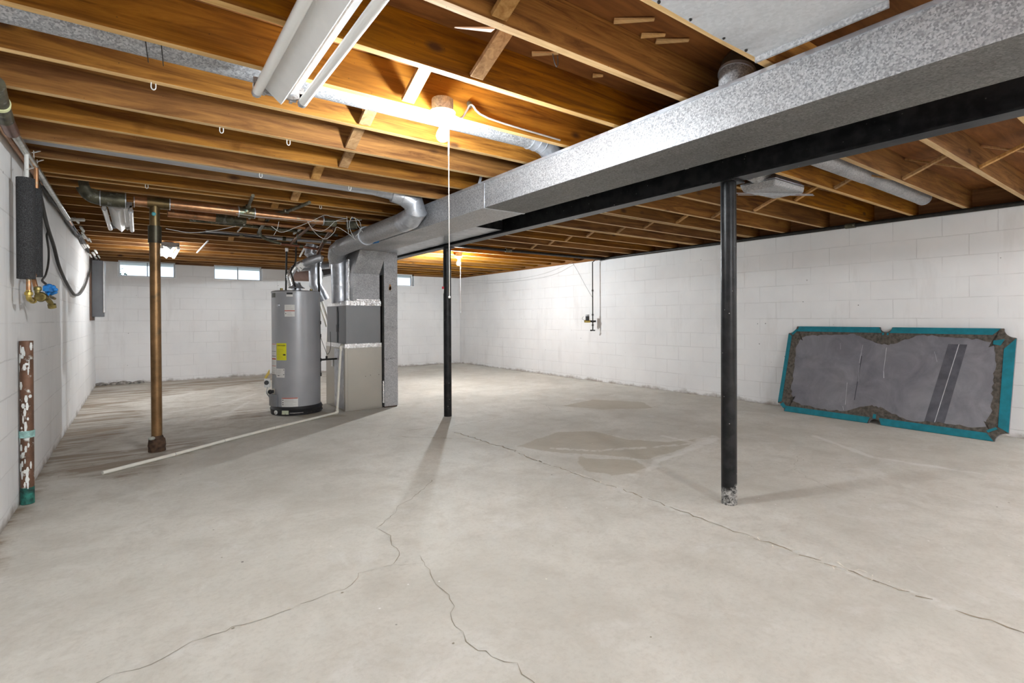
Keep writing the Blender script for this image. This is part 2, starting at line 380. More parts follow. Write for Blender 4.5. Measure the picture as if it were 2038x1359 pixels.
GLASS = M('window_glass'); GLASS.set(color=(.95,.98,1), rough=.02, trans=1.0); GLASS.b.inputs['IOR'].default_value = 1.05; GLASS = GLASS.m
GRASS = simple('outside_ground', (.55,.56,.50), .95, var=.2, scale=3); LEAF = simple('shrub_leaf', (.10,.30,.14), .7, var=.4, scale=8); SIDING = simple('pale_siding', (.75,.72,.66), .8, var=.04)

# ------------------------------------------------------------------ floor with its stains and cracks
def seg_d(px, py, a, b):
    ax, ay = a; bx, by = b; dx, dy = bx-ax, by-ay; L = dx*dx+dy*dy
    t = 0 if L == 0 else max(0, min(1, ((px-ax)*dx+(py-ay)*dy)/L)); return math.hypot(px-ax-t*dx, py-ay-t*dy)
def poly_sd(px, py, P):
    ins = False; d = 9
    for i in range(len(P)):
        a, b = P[i], P[(i+1) % len(P)]; d = min(d, seg_d(px, py, a, b))
        if (a[1] > py) != (b[1] > py) and px < (b[0]-a[0])*(py-a[1])/(b[1]-a[1])+a[0]: ins = not ins
    return -d if ins else d
damp = [[(2.82,3.01),(2.81,2.89),(3.06,2.66),(2.99,2.46),(2.85,2.38),(2.66,2.49),(2.57,2.65),(2.68,2.86)],
        [(2.6,3.52),(3.23,3.73),(3.53,3.56),(3.53,3.12),(3.74,2.85),(4.15,2.73),(3.59,2.64),(3.15,2.59),(2.98,2.9),(2.71,3.19)],
        [(4.9,4.94),(5.26,4.4),(5.01,4.03),(4.46,4.32),(4.24,4.8)], [(1.9,5.75),(1.5,5.85),(1.35,6.3),(1.7,6.4)]]
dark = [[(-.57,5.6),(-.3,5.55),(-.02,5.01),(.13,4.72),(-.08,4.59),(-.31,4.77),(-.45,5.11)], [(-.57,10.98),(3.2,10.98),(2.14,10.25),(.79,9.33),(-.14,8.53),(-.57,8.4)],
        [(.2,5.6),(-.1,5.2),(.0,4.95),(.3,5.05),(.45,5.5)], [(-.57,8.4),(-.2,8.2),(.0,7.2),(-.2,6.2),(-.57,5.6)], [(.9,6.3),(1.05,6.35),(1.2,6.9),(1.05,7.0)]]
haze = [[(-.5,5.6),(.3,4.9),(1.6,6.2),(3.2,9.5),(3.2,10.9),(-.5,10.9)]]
white = [[(4.02,2.64),(3.73,2.74),(3.49,2.81),(3.25,2.93),(3.01,3.03),(2.8,3.29)], [(4.22,2.67),(3.46,2.54),(3.21,2.54),(3.02,2.43),(2.74,2.42)],
         [(-.46,8.77),(-.09,8.59),(.31,8.73),(.88,8.92),(1.66,9.03)], [(3.89,3.02),(3.91,2.72),(4.26,2.74)], [(.2,7.2),(.9,7.6),(1.4,8.3)], [(5.0,2.2),(4.6,1.6),(4.7,1.0)], [(.5,6.4),(.9,6.9),(1.2,7.6)]]
def marks(x, y):
    r = g = b = 0.0
    for P in damp:
        d = poly_sd(x, y, P); r = max(r, min(1, max(0, .5 - d/.10)))
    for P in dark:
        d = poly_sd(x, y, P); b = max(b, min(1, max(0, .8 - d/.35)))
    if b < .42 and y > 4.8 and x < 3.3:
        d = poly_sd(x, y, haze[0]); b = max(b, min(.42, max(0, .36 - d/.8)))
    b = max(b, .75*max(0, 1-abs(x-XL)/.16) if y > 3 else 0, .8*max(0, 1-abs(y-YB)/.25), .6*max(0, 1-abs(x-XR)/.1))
    for P in white:
        d = min(seg_d(x, y, P[i], P[i+1]) for i in range(len(P)-1)); g = max(g, max(0, .95 - d/.07))
    d = abs(x-2.46) if .3 < y < 4.0 else 9; g = max(g, .62*max(0, 1-d/.09))
    return (r, g, b, 1)
mb = MB(); st = .045; nx = int((XR-XL)/st)+1; ny = int((YB-YF)/st)+1; grid = []
for j in range(ny+1):
    y = YF + (YB-YF)*j/ny; grid.append([mb.bm.verts.new((XL+(XR-XL)*i/nx, y, 0)) for i in range(nx+1)])
for j in range(ny):
    for i in range(nx): mb.face([grid[j][i], grid[j][i+1], grid[j+1][i+1], grid[j+1][i]])
def ribbon(P, w0, slot, z=.0012, jit=.012, dash=0, step=.035):
    mb.slot = slot; Q = []
    for i in range(len(P)-1):
        a, b = Vector((*P[i], 0)), Vector((*P[i+1], 0)); n = max(2, int((b-a).length/step))
        for k in range(n): Q.append(a.lerp(b, k/n) + Vector((random.uniform(-jit, jit), random.uniform(-jit, jit), 0)))
    Q.append(Vector((*P[-1], 0))); prev = None
    for i, q in enumerate(Q):
        t = (Q[min(i+1, len(Q)-1)]-Q[max(i-1, 0)]).normalized(); nn = Vector((-t.y, t.x, 0)); w = w0*random.uniform(.2, .95)
        cur = (q+nn*w+Vector((0,0,z)), q-nn*w+Vector((0,0,z)))
        if prev and not (dash and random.random() < dash): mb.poly([prev[0], prev[1], cur[1], cur[0]])
        prev = cur
ribbon([(1.6,3.14),(1.51,3.03),(1.38,2.92),(1.25,2.84),(1.13,2.7),(1.0,2.58),(1.01,2.42),(.96,2.22),(.91,2.16)], .0024, 1)
ribbon([(.91,2.16),(.76,2.17),(.7,2.09),(.58,2.07),(.43,2.06),(.31,2.05),(.17,2.05),(.03,1.99),(-.1,1.99),(-.5,1.9)], .0017, 1, dash=.12)
ribbon([(.91,2.16),(1.02,2.09)], .001, 1, dash=.2)
ribbon([(1.05,2.16),(1.02,2.09),(.98,1.88),(.97,1.75),(.92,1.64),(.9,1.54),(.89,1.44),(.92,1.37),(.95,1.3),(.95,1.22),(1.0,.9)], .0021, 1)
ribbon([(2.45,4.32),(2.47,3.82),(2.50,3.49),(2.46,3.02)], .008, 3, z=.001, jit=.02)
ribbon([(2.46,3.1),(2.47,2.69),(2.47,2.31),(2.47,1.91),(2.45,1.47),(2.45,1.17),(2.46,.99),(2.45,.73),(2.46,.2)], .0055, 3, z=.001, jit=.014, dash=.15)
ribbon([(2.47,1.7),(2.45,1.47),(2.47,1.17),(2.49,.99),(2.47,.73)], .006, 2, z=.0016, jit=.022, dash=.5, step=.022)
ribbon([(2.50,3.4),(2.46,3.0),(2.48,2.6),(2.46,2.2)], .006, 2, z=.0016, jit=.02, dash=.65, step=.03)
ribbon([(2.43,1.3),(2.43,1.0),(2.44,.8)], .005, 2, z=.0016, jit=.02, dash=.5, step=.02)
ribbon([(4.3,2.0),(4.06,1.91),(3.78,1.8),(3.66,1.66),(3.55,1.46)], .0015, 1, dash=.1)
ribbon([(4.24,5.44),(4.12,4.98),(3.92,4.61)], .002, 1); ribbon([(2.06,4.66),(2.32,4.64),(2.56,4.58),(2.94,4.61),(3.32,4.67)], .003, 3, dash=.2)
ribbon([(1.95,4.45),(2.3,4.1),(2.45,4.0)], .006, 3, dash=.1)
for k in range(70):                                            # grit and flecks
    x, y = random.uniform(-.3, 5.8), random.uniform(.4, 6.5); r = random.uniform(.0025, .006); mb.slot = 1 if random.random() < .7 else 2
    a0 = random.uniform(0, 6); mb.poly([(x+math.cos(a0+q*1.26)*r*random.uniform(.6, 1.5), y+math.sin(a0+q*1.26)*r, .0016) for q in range(5)])
for k in range(60):                                            # clustered grit by the stack
    x, y = random.gauss(-.1, .14), random.gauss(4.85, .14); r = random.uniform(.003, .007); mb.slot = 1
    if x > XL+.05: mb.poly([(x+math.cos(q*1.26)*r, y+math.sin(q*1.26)*r, .0016) for q in range(5)])
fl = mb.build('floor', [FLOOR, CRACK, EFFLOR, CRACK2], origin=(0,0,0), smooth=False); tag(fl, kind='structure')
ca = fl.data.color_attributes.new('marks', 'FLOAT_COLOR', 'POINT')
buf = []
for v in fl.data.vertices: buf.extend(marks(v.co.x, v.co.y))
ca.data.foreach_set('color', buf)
mb = MB(); mb.box((XL-.2, YF-.2, -.12), (XR+.2, YB+.2, -.004)); 
slab = mb.build('floor', FLOOR, origin=(0,0,0), smooth=False); tag(slab, kind='structure')

# ------------------------------------------------------------------ walls, ceiling, plates
mb = MB(); mb.box((XL-.2, YF-.2, -.004), (XL, YB+.2, HW)); tag(mb.build('wall_left', W_Y, origin=(0,0,0), smooth=False), kind='structure')
mb = MB(); mb.box((XR, YF-.2, -.004), (XR+.2, YB+.2, HW)); tag(mb.build('wall_right', W_Y, origin=(0,0,0), smooth=False), kind='structure')
mb = MB(); mb.box((XL, YF-.2, -.004), (XR, YF, HW)); tag(mb.build('wall_front', W_X, origin=(0,0,0), smooth=False), kind='structure')
WIN = [(-.268, .545), (1.145, 1.96), (4.35, 5.162)]; WZ = 1.83
mb = MB(); mb.box((XL, YB, -.004), (XR, YB+.2, WZ)); xs = [XL] + [v for w in WIN for v in w] + [XR]
for i in range(0, len(xs), 2): mb.box((xs[i], YB, WZ), (xs[i+1], YB+.2, HW))
tag(mb.build('wall_back', W_X, origin=(0,0,0), smooth=False), kind='structure')
mb = MB(); mb.box((XL-.2, YF-.2, ZT), (XR+.2, YB+.25, ZT+.02)); tag(mb.build('ceiling', PLY, origin=(0,0,0), smooth=False), kind='structure')
# sill plates and rim boards
n_tr = [0]
def trim(mb, mat):
    n_tr[0] += 1; tag(mb.build('trim_%d' % n_tr[0], mat, origin=(0,0,0), smooth=False), kind='structure')
for x0, x1 in ((XL-.14, XL), (XR, XR+.14)):
    mb = MB(); mb.box((x0, YF-.1, HW), (x1, YB+.14, ZJ)); trim(mb, RIMY)
mb = MB(); mb.box((XR+.10, YF, ZJ), (XR+.14, YB, ZT)); trim(mb, RIMY)
mb = MB(); mb.box((XL-.14, YF, ZJ), (XL-.10, YB, ZT)); trim(mb, RIMY)
mb = MB()
for i in range(0, len(xs), 2): mb.box((xs[i], YB, HW), (xs[i+1], YB+.14, ZJ))
trim(mb, RIM)
mb = MB(); mb.box((XL, YB+.10, ZJ), (XR, YB+.14, ZT)); trim(mb, RIM)
mb = MB(); mb.box((XL, YF-.1, HW), (XR, YF, ZT)); trim(mb, RIM)

# windows: white sliders set in the outer part of the wall
for i, (a, b) in enumerate(WIN):
    root = thing('window_%d' % (i+1), None, None, ((a+b)/2, YB+.12, WZ)); tag(root, kind='structure')
    f = .022; y0, y1 = YB+.10, YB+.16; z1 = ZJ
    mb = MB(); mb.box((a, y0, WZ), (b, y1, WZ+f)); mb.box((a, y0, z1-f), (b, y1, z1)); mb.box((a, y0, WZ+f), (a+f, y1, z1-f)); mb.box((b-f, y0, WZ+f), (b, y1, z1-f))
    mb.build('window_frame', WTRIM, root, bevel=.002)
    m_ = (a+b)/2
    mb = MB(); mb.box((m_-.007, y0+.01, WZ+f), (m_+.007, y1-.01, z1-f)); mb.build('mullion', simple('mullion_grey', (.42,.45,.47), .4), root)
    mb = MB(); mb.box((a+f, YB+.125, WZ+f), (m_-.007, YB+.129, z1-f)); mb.build('pane', GLASS, root, smooth=False)
    mb = MB(); mb.box((m_+.007, YB+.135, WZ+f), (b-f, YB+.139, z1-f)); mb.build('pane', GLASS, root, smooth=False)
    mb = MB(); mb.box((a-.012, YB-.008, WZ-.014), (b+.012, YB+.10, WZ+.006)); mb.box((a-.012, YB-.006, WZ-.014), (a+.004, YB+.10, HW)); mb.box((b-.004, YB-.006, WZ-.014), (b+.012, YB+.10, HW))
    mb.build('window_sill', WTRIM, root, bevel=.002)
mb = MB(); mb.box((-6, YB+.3, 2.41), (14, 15.6, 2.46)); tag(mb.build('deck_overhang', simple('pale_pink_soffit', (.85,.80,.79), .7, var=.03), smooth=False), 'pale deck underside outside, across the top of the basement windows', 'deck', kind='structure')
# outside ground and shrubs
mb = MB(); mb.box((-12, YB+.2, 1.60), (20, 40, 1.66)); tag(mb.build('side_yard_ground', GRASS, smooth=False), 'pale sunlit ground outside behind the basement windows', 'ground', kind='structure')
for (sx, sy, sr, lb) in ((-.45, 13.4, .32, 'green shrub seen through the left pane of the leftmost window'), (1.35, 14.6, .26, 'small green shrub seen low through the window above the water heater')):
    mb = MB()
    for k in range(260):
        d = Vector((random.gauss(0,1), random.gauss(0,1), random.gauss(0,1))).normalized()*sr*random.uniform(.5,1); p = Vector((sx, sy, 1.66+sr*.9)) + Vector((d.x, d.y, d.z*.85))
        a = Vector((random.gauss(0,1), random.gauss(0,1), random.gauss(0,1))).normalized()*.045; b = a.cross(Vector((0,0,1))).normalized()*.02
        mb.poly([p-a, p+b, p+a, p-b])
    mb.cyl((sx, sy, 1.66), (sx, sy, 1.66+sr), .02, 8)
    tag(mb.build('shrub', LEAF), lb, 'shrub')

# ------------------------------------------------------------------ joists
ORD = ['first','second','third','fourth','fifth','sixth','seventh','eighth','ninth','tenth','eleventh','twelfth','thirteenth','fourteenth','fifteenth','sixteenth','seventeenth','eighteenth','nineteenth','twentieth','twenty-first','twenty-second','twenty-third','twenty-fourth','twenty-fifth','twenty-sixth','twenty-seventh','twenty-eighth']
def joist_mesh(x0, x1):
    mb = MB(); mb.box((x0, -.019, ZJ+.0), (x1, .019, ZT-.001))
    ob = mb.build('floor_joist', [WOOD, WOODE], origin=((x0+x1)/2, 0, ZJ), smooth=False, bevel=.0015)
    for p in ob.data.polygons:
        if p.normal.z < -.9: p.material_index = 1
    return ob
def joists(x0, x1, ys, side, group, extra):
    first = joist_mesh(x0, x1); base = first.location.copy()
    for i, y in enumerate(ys):
        o = first if i == 0 else first.copy()
        if i: C.objects.link(o)
        o.location = (base.x, y, base.z)
        note = extra.get(i)
        lb = note if note else '%s floor joist from the camera, %s of the steel beam' % (ORD[i], side)
        tag(o, lb, 'joist', group)
joists(XL-.10, 2.87, LY, 'left', 'wooden floor joists left of the beam', {
    0: 'nearest floor joist left of the beam, edging the grey sheet metal', 3: 'fourth left floor joist from the camera, bare bulb box against it'})
joists(2.68, XR+.10, RY, 'right', 'wooden floor joists right of the beam', {0: 'nearest floor joist right of the beam, at the right edge'})
for (x0, x1, y, lb) in ((XL-.10, 2.87, 4.885, 'doubled wooden joist left of the beam, just behind the grey plastic duct run'), (2.87, XR+.10, 3.575, 'sister joist doubled against the eighth joist right of the beam'),
                        (2.87, XR+.10, 4.385, 'sister joist doubled against the tenth joist right of the beam')):
    tag(joist_mesh(x0, x1), lb, 'joist'); C.objects[-1].location.y = y

# ------------------------------------------------------------------ bridging
def brace(p0, p1, label, group, w=.062, t=.019, flat=True):
    mb = MB(); mb.bar(p0, p1, t if not flat else w, w if not flat else t, upv=(1,0,0) if not flat else (0,-1,.9))
    return tag(mb.build('bridging_brace', WOODB, bevel=.001), label, 'brace', group)
lx = [(1,1.005),(2,1.175),(3,1.04),(4,.975),(5,1.04),(6,1.13),(7,1.055),(9,1.1),(10,1.02),(12,1.05),(13,1.0),(15,1.05),(16,.98)]
for k, x in lx:
    y1 = LY[k]-.021; y0 = LY[k-1]+.021
    brace((x, y1-.008, ZJ+.012), (x, y0+.012, ZT-.02), 'diagonal wooden brace between the %s and %s joists left of the beam' % (ORD[k-1], ORD[k]), 'diagonal braces between the left joists')
for k in range(1, 15):
    x = [0,4.72,4.64,4.52,4.70,4.83,4.81,4.75,4.72,4.70,4.6,4.62,4.66,4.7,4.62][k]; y1 = RY[k]-.021; y0 = RY[k-1]+.021
    brace((x, y1-.004, ZJ+.010), (x, y0+.004, ZT-.02), 'wide brace rising toward camera between %s and %s joists right of beam' % (ORD[k-1], ORD[k]), 'crossed braces between the right joists', w=.036, t=.019, flat=True)
    if k < 9: brace((x+.05, y0+.004, ZJ+.010), (x+.05, y1-.004, ZT-.02), 'thin brace rising away between %s and %s joists right of beam' % (ORD[k-1], ORD[k]), 'crossed braces between the right joists', w=.03, t=.012, flat=True)
# broken splinter of a brace beside the second joist
p = at(985, 58, z=ZJ+.02); q = at(905, 55, z=ZJ-.005)
mb = MB(); a = Vector((0, .02, 0)); mb.hexa([p, p+a*1.3, p+a*1.3+Vector((0,0,.008)), p+Vector((0,0,.008))], [q, q+a*.15, q+a*.15+Vector((0,0,.003)), q+Vector((0,0,.003))])
tag(mb.build('wood_splinter', simple('fresh_split_wood', (.74,.58,.46), .7)), 'pale pinkish wood splinter poking out beside the second left joist', 'splinter')
for (u, v, L, lb) in ((1262, 42, .16, 'longest loose wood shim tucked under the subfloor before the sheet metal'), (1300, 72, .10, 'short loose wood shim, middle of the three before the sheet metal'), (1338, 83, .14, 'pointed wood shim with a knot, rightmost of the three under the subfloor'), (1085, 108, .12, 'loose wood shim tucked above the third left joist'), (1190, 152, .05, 'stubby wood block wedged above the third left joist')):
    c = at(u, v, z=ZT-.012); mb = MB(); d = Vector((.75, -.66, 0)); n = Vector((.66, .75, 0))*.014
    z = Vector((0,0,.01)); mb.hexa([c-d*L/2-n, c-d*L/2+n, c-d*L/2+n+z, c-d*L/2-n+z], [c+d*L/2-n*.6, c+d*L/2+n*.7, c+d*L/2+n*.7+z*.5, c+d*L/2-n*.6+z*.5])
    tag(mb.build('wood_shim', WOODE), lb, 'shim', 'loose wood shims under the subfloor')

# ------------------------------------------------------------------ steel beam and posts
BX0, BX1, BZ0 = 2.742, 2.842, 1.878
mb = MB(); y0, y1 = YF, YB-.01; xm = (BX0+BX1)/2
mb.slot = 1; mb.box((BX0, y0, BZ0), (BX1, y1, BZ0+.012)); mb.slot = 0
mb.box((BX0, y0, ZJ-.013), (BX1, y1, ZJ-.001)); mb.box((xm-.005, y0, BZ0+.012), (xm+.005, y1, ZJ-.013))
tag(mb.build('steel_beam', [BLACK, FLANGE], smooth=False), 'long black painted steel beam carrying the floor joists', 'beam')
def post(x, y, label, mat):
    root = thing('support_post', label, 'post', (x, y, 0), 'black steel posts under the beam')
    MB().cyl((x, y, 0), (x, y, BZ0-.010), .0435, 36).build('column', mat, root)
    MB().box((x-.07, y-.06, BZ0-.010), (x+.07, y+.06, BZ0-.001)).build('cap_plate', BLACK, root)
    return root
P2 = post(2.793, 1.70, 'nearest black steel post, with a scuffed foot, right of centre', BLACKP)
P1 = post(2.79, 5.08, 'far black steel post with a small red tag, beside the furnace', BLACKP2)
mb = MB(); c = at(882, 575, y=5.037)
mb.box((c.x-.017, 5.030, c.z-.0), (c.x+.007, 5.034, c.z+.026)); t_ = mb.build('red_tape', simple('red_tape', (.55,.03,.05), .5), P1)
mb = MB(); mb.prism([(-.012,0),(.008,0),(.004,-.05),(-.008,-.055)], lambda a,b,d: (c.x+a-.003, 5.030+d, c.z+b), 0, .002); mb.build('paper_scrap', LABEL, P1)

# ------------------------------------------------------------------ ducts
TX0, TX1, TZ0, TZ1 = 2.06, 2.43, 1.897, 2.088
YJ = 3.19                                                       # joint between the two trunk sections
root = thing('supply_trunk_duct', 'large rectangular galvanised duct hung beside the black beam', 'duct', ((TX0+TX1)/2, 2.4, TZ0))
def ductbox(name, a, b, mat, root, crease=True):
    mb = MB(); mb.box(a, b); return mb.build(name, mat, root, bevel=.003, smooth=False)
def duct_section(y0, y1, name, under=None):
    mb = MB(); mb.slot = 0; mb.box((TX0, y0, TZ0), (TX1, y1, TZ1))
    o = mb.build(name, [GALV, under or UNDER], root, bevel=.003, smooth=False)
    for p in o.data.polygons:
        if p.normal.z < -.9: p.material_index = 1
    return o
duct_section(-1.2, YJ, 'duct_section'); duct_section(YJ+.002, 6.72, 'duct_section', GALVD)  # near underside carries the painted shade, far one stays lighter
for y in (YJ,):
    mb = MB(); mb.box((TX0-.004, y-.009, TZ0-.0), (TX0+.001, y+.009, TZ1)); mb.box((TX0, y-.012, TZ0-.003), (TX1, y+.012, TZ0+.001)); mb.build('drive_cleat', GALVS, root, bevel=.001)
mb = MB(); mb.box((TX0-.007, -1.2, TZ1-.012), (TX0, 6.7, TZ1+.004)); mb.build('standing_seam', GALVS, root)
mb = MB(); mb.bar((2.052, 3.24, 2.085), (2.05, 3.20, 2.15), .02, .003); mb.build('hanger_strap', GALVS, root)

root = thing('return_air_duct', 'shallow return duct between the trunk and beam with a tall drop beside the furnace', 'duct', (2.5, 4.5, 1.9))
mb = MB(); mb.box((2.435, .93, 1.99), (2.70, 3.93, 2.09)); mb.build('shallow_section', [GALVD], root, bevel=.002, smooth=False)
mb = MB(); mb.box((2.438, 1.9, 1.986), (2.70, 1.925, 1.99)); mb.box((2.438, 2.75, 1.985), (2.70, 2.77, 1.99)); mb.build('seam', GALVS, root)
mb = MB(); mb.box((2.437, 3.93, 1.905), (2.738, 6.5, 2.09)); mb.build('deep_section', [GALVS], root, bevel=.002, smooth=False)
mb = MB(); mb.box((2.437, 3.925, 1.905), (2.738, 3.931, 1.99)); mb.build('end_cap', BLACK, root, smooth=False)
mb = MB(); mb.box((2.437, 6.03, .012), (2.612, 6.62, 1.91)); mb.build('vertical_drop', [GALVD, GALV], root, bevel=.002, smooth=False)
mb = MB(); c = Vector((2.51, 6.024, 1.465))
for k in range(9):
    a = random.uniform(0, 6.28); r = random.uniform(.0, .018)
    mb.prism([(math.cos(q*PI/4)*random.uniform(.008,.014), math.sin(q*PI/4)*random.uniform(.012,.026)) for q in range(8)], lambda a_,b_,d: (c.x+math.cos(a)*r*.6+a_, c.y+d, c.z+math.sin(a)*r*1.8+b_), 0, .0015)
mb.build('rust_patch', simple('orange_sealant', (.55,.27,.10), .8, var=.4, scale=60), root)
mb = MB(); ys_ = 6.0265                                            # hand lettering in marker, as far as it can be read
for (u0, v0, u1, v1) in ((762.5,712.5,762,716),(764,712,765.5,712.5),(765.5,712.5,765,716),(768.5,712.5,769,716.5),(769,716.5,770.5,716.4),(771.5,716,773,712.8),(776,711.8,777,714),(777,714,778,711.8),(780,711.6,780.4,714),(783,712,785,711.8),(784,712,783.6,714)):
    a = at(u0, v0, y=ys_); b = at(u1, v1, y=ys_); mb.bar(a, b, .0016, .004, upv=(0,1,0))
mb.build('marker_writing', INK, root)
mb = MB(); mb.box((2.440, 6.0295, 0.0), (2.60, 6.10, .012)); mb.build('rusty_base', RUSTD, root)

root = thing('sheet_metal_pan', 'flat grey sheet metal nailed under the nearest joist bay at the top edge', 'sheet metal', (1.2, .87, ZJ))
mb = MB(); a, b = .632, LY[0]-.012
for k in range(8):                                              # slightly rippled sheet
    x0 = -.5 + k*.31; x1 = x0+.31; z0 = ZJ-.006 - (.006 if k % 2 else 0); z1 = ZJ-.006 - (0 if k % 2 else .006)
    x1 = min(x1, 1.955)
    mb.hexa([(x0,a,z0-.0015),(x0,b,z0-.0015),(x0,b,z0),(x0,a,z0)], [(x1,a,z1-.0015),(x1,b,z1-.0015),(x1,b,z1),(x1,a,z1)])
mb.build('sheet', SHEET, root, angle=20)
mb = MB()
for k in range(14): mb.sphere((-.4+k*.175+random.uniform(-.03,.03), b-.012, ZJ-.012), .006, 8)
mb.build('nail_heads', IRON, root)
mb = MB(); mb.box((1.947, a, ZJ-.03), (1.957, b, ZJ-.008)); mb.build('folded_edge', GALVD, root)

# take-offs and round runs
def round_duct(mb, pts, r, seg=24, smooth=0): mb.tube(pts, r, seg, smooth=smooth)
root = thing('round_branch_duct', 'dark round elbow rising from the trunk beside the nearest joist bay', 'duct', (2.16, 1.27, 2.09))
mb = MB(); mb.tube([(2.15, 1.27, 2.075), (2.15, 1.27, 2.15), (2.155, 1.27, 2.172)], .073, 28); mb.build('collar', GALV, root)
mb = MB(); mb.tube([(2.155,1.27,2.165),(2.17,1.27,2.20),(2.21,1.27,2.225),(2.28,1.27,2.232)], .0755, 28, smooth=3); mb.tube([(2.28,1.27,2.232),(3.6,1.27,2.232)], .055, 20); mb.build('elbow', metal_age('dark_sheet_elbow', (.10,.085,.06), (.17,.15,.11), None, 0, .4, .7), root)
mb = MB(); mb.tube([(2.152,1.27,2.158),(2.157,1.27,2.172)], .079, 28); mb.build('crimp_ring', GALVS, root)

root = thing('round_branch_duct', 'speckled galvanised pipe between the joists passing behind the bare bulb', 'duct', (.8, 2.5, 2.2), 'round heating ducts in the joist bays')
mb = MB(); mb.tube([(XL-.05, 2.5, 2.195), (1.98, 2.5, 2.195)], .066, 28); mb.build('pipe', GALV, root)
mb = MB(); mb.tube([(1.95,2.5,2.195),(2.06,2.5,2.18),(2.13,2.5,2.13),(2.15,2.5,2.08)], .069, 28, smooth=4); mb.build('elbow', GALVS, root)
mb = MB(); [mb.tube([(x,2.5,z-.0),(x+.006,2.5,z-.001)], .0725, 28) for x, z in ((1.95,2.195),(2.0,2.192),(2.045,2.186))]; mb.build('elbow_rib', GALVS, root)
for xw in (.02, .07):
    mb = MB(); mb.tube([(xw, 2.43, 2.27),(xw+.012, 2.44, 2.135),(xw+.02, 2.56, 2.13)], .0018, 6, smooth=3); mb.build('hanging_wire', IRON, root)

root = thing('round_branch_duct', 'smooth pale grey pipe run across to the silver elbow on the trunk', 'duct', (.6, 4.12, 2.15), 'round heating ducts in the joist bays')
mb = MB(); mb.tube([(XL-.05, 4.135, 2.178), (1.66, 4.135, 2.155)], .046, 24); mb.build('pipe', PVCGREY, root)
mb = MB(); mb.tube([(1.60,4.135,2.156),(1.78,4.135,2.152)], .049, 24, radii=[.048,.062]); mb.build('reducer', GALVS, root)

root = thing('round_supply_duct', 'fat galvanised round pipe with segmented elbow running along the trunk to the furnace', 'duct', (1.93, 5.2, 1.93))
mb = MB()
pts = [(1.74,4.13,2.145),(1.84,4.12,2.138),(1.925,4.10,2.085),(1.955,4.11,2.015),(1.945,4.20,1.965),(1.935,4.34,1.952)]
mb.tube(pts, .088, 28, radii=[.072,.084,.092,.094,.092,.089]); mb.build('segmented_elbow', GALVS, root, angle=16)
mb = MB()
for i in (1,2,3,4):
    p = Vector(pts[i]); d = (Vector(pts[i+1])-Vector(pts[i-1])).normalized(); mb.tube([p-d*.003, p+d*.003], .0965 if i in (2,3) else .089, 28)
mb.build('elbow_rib', GALVS, root)
mb = MB(); mb.tube([(1.935,4.32,1.952),(1.935,5.25,1.952)], .086, 28); mb.build('pipe', GALVD, root)
mb = MB(); mb.tube([(1.935,5.25,1.952),(1.935,6.12,1.920)], .094, 28); mb.build('pipe', GALVD, root)
mb = MB(); mb.tube([(1.935,5.24,1.952),(1.935,5.262,1.952)], .098, 28); mb.build('collar', GALVS, root)
mb = MB(); mb.tube([(1.935,6.10,1.92),(1.940,6.24,1.90),(1.97,6.36,1.84),(2.0,6.42,1.78),(2.0,6.43,1.70)], .098, 28, radii=[.096,.102,.105,.10,.10]); mb.build('end_elbow', GALVD, root, angle=14)
mb = MB(); a = at(731, 482, x=1.99); mb.poly([a, a+Vector((.02,.02,-.022)), a+Vector((.05,-.2,-.024)), a+Vector((.05,-.22,.006)), a+Vector((0,-.05,.02))]); mb.build('blue_tape', BLUET, root)

root = thing('round_branch_duct', 'long grey round duct between the joists at the upper right', 'duct', (4.2, 1.65, 2.19), 'round heating ducts in the joist bays')
mb = MB(); mb.tube([(2.9, 1.65, 2.196), (4.62, 1.65, 2.196)], .068, 28); mb.build('pipe', GALVD, root)
mb = MB(); mb.tube([(4.60, 1.65, 2.196), (5.92, 1.65, 2.190)], .064, 28); mb.build('pipe', GALVD, root)
mb = MB(); mb.tube([(5.90, 1.65, 2.19), (5.93, 1.65, 2.19)], .067, 28); mb.build('end_cap', GALVS, root)
root = thing('round_branch_duct', 'short duct with flattened boot hanging just right of the nearest post', 'duct', (3.7, 2.05, 2.1), 'round heating ducts in the joist bays')
mb = MB(); mb.tube([(2.9, 2.05, 2.18), (3.70, 2.05, 2.165)], .064, 28); mb.build('pipe', GALVD, root)
mb = MB(); mb.tube([(3.66,2.05,2.166),(3.82,2.05,2.155),(3.98,2.05,2.175),(4.04,2.05,2.25)], .068, 24, smooth=3); mb.build('elbow', GALVD, root)
mb = MB(); mb.hexa([(3.80,1.95,2.052),(4.26,1.95,2.062),(4.26,2.19,2.062),(3.80,2.19,2.052)], [(3.76,1.92,2.100),(4.22,1.92,2.104),(4.22,2.20,2.104),(3.76,2.20,2.100)]); mb.build('boot', GALVD, root, bevel=.012)
mb = MB(); mb.hexa([(3.76,1.92,2.102),(4.22,1.92,2.106),(4.22,2.20,2.106),(3.76,2.20,2.102)], [(3.86,1.96,2.16),(4.14,1.96,2.16),(4.14,2.16,2.16),(3.86,2.16,2.16)]); mb.build('boot_hood', GALVS, root, bevel=.006)
mb = MB(); mb.bar((3.70,2.22,2.040),(4.30,1.90,2.050), .012, .003); mb.bar((3.78,2.22,2.038),(4.34,1.91,2.048), .008, .003); mb.build('support_strap', GALVS, root)

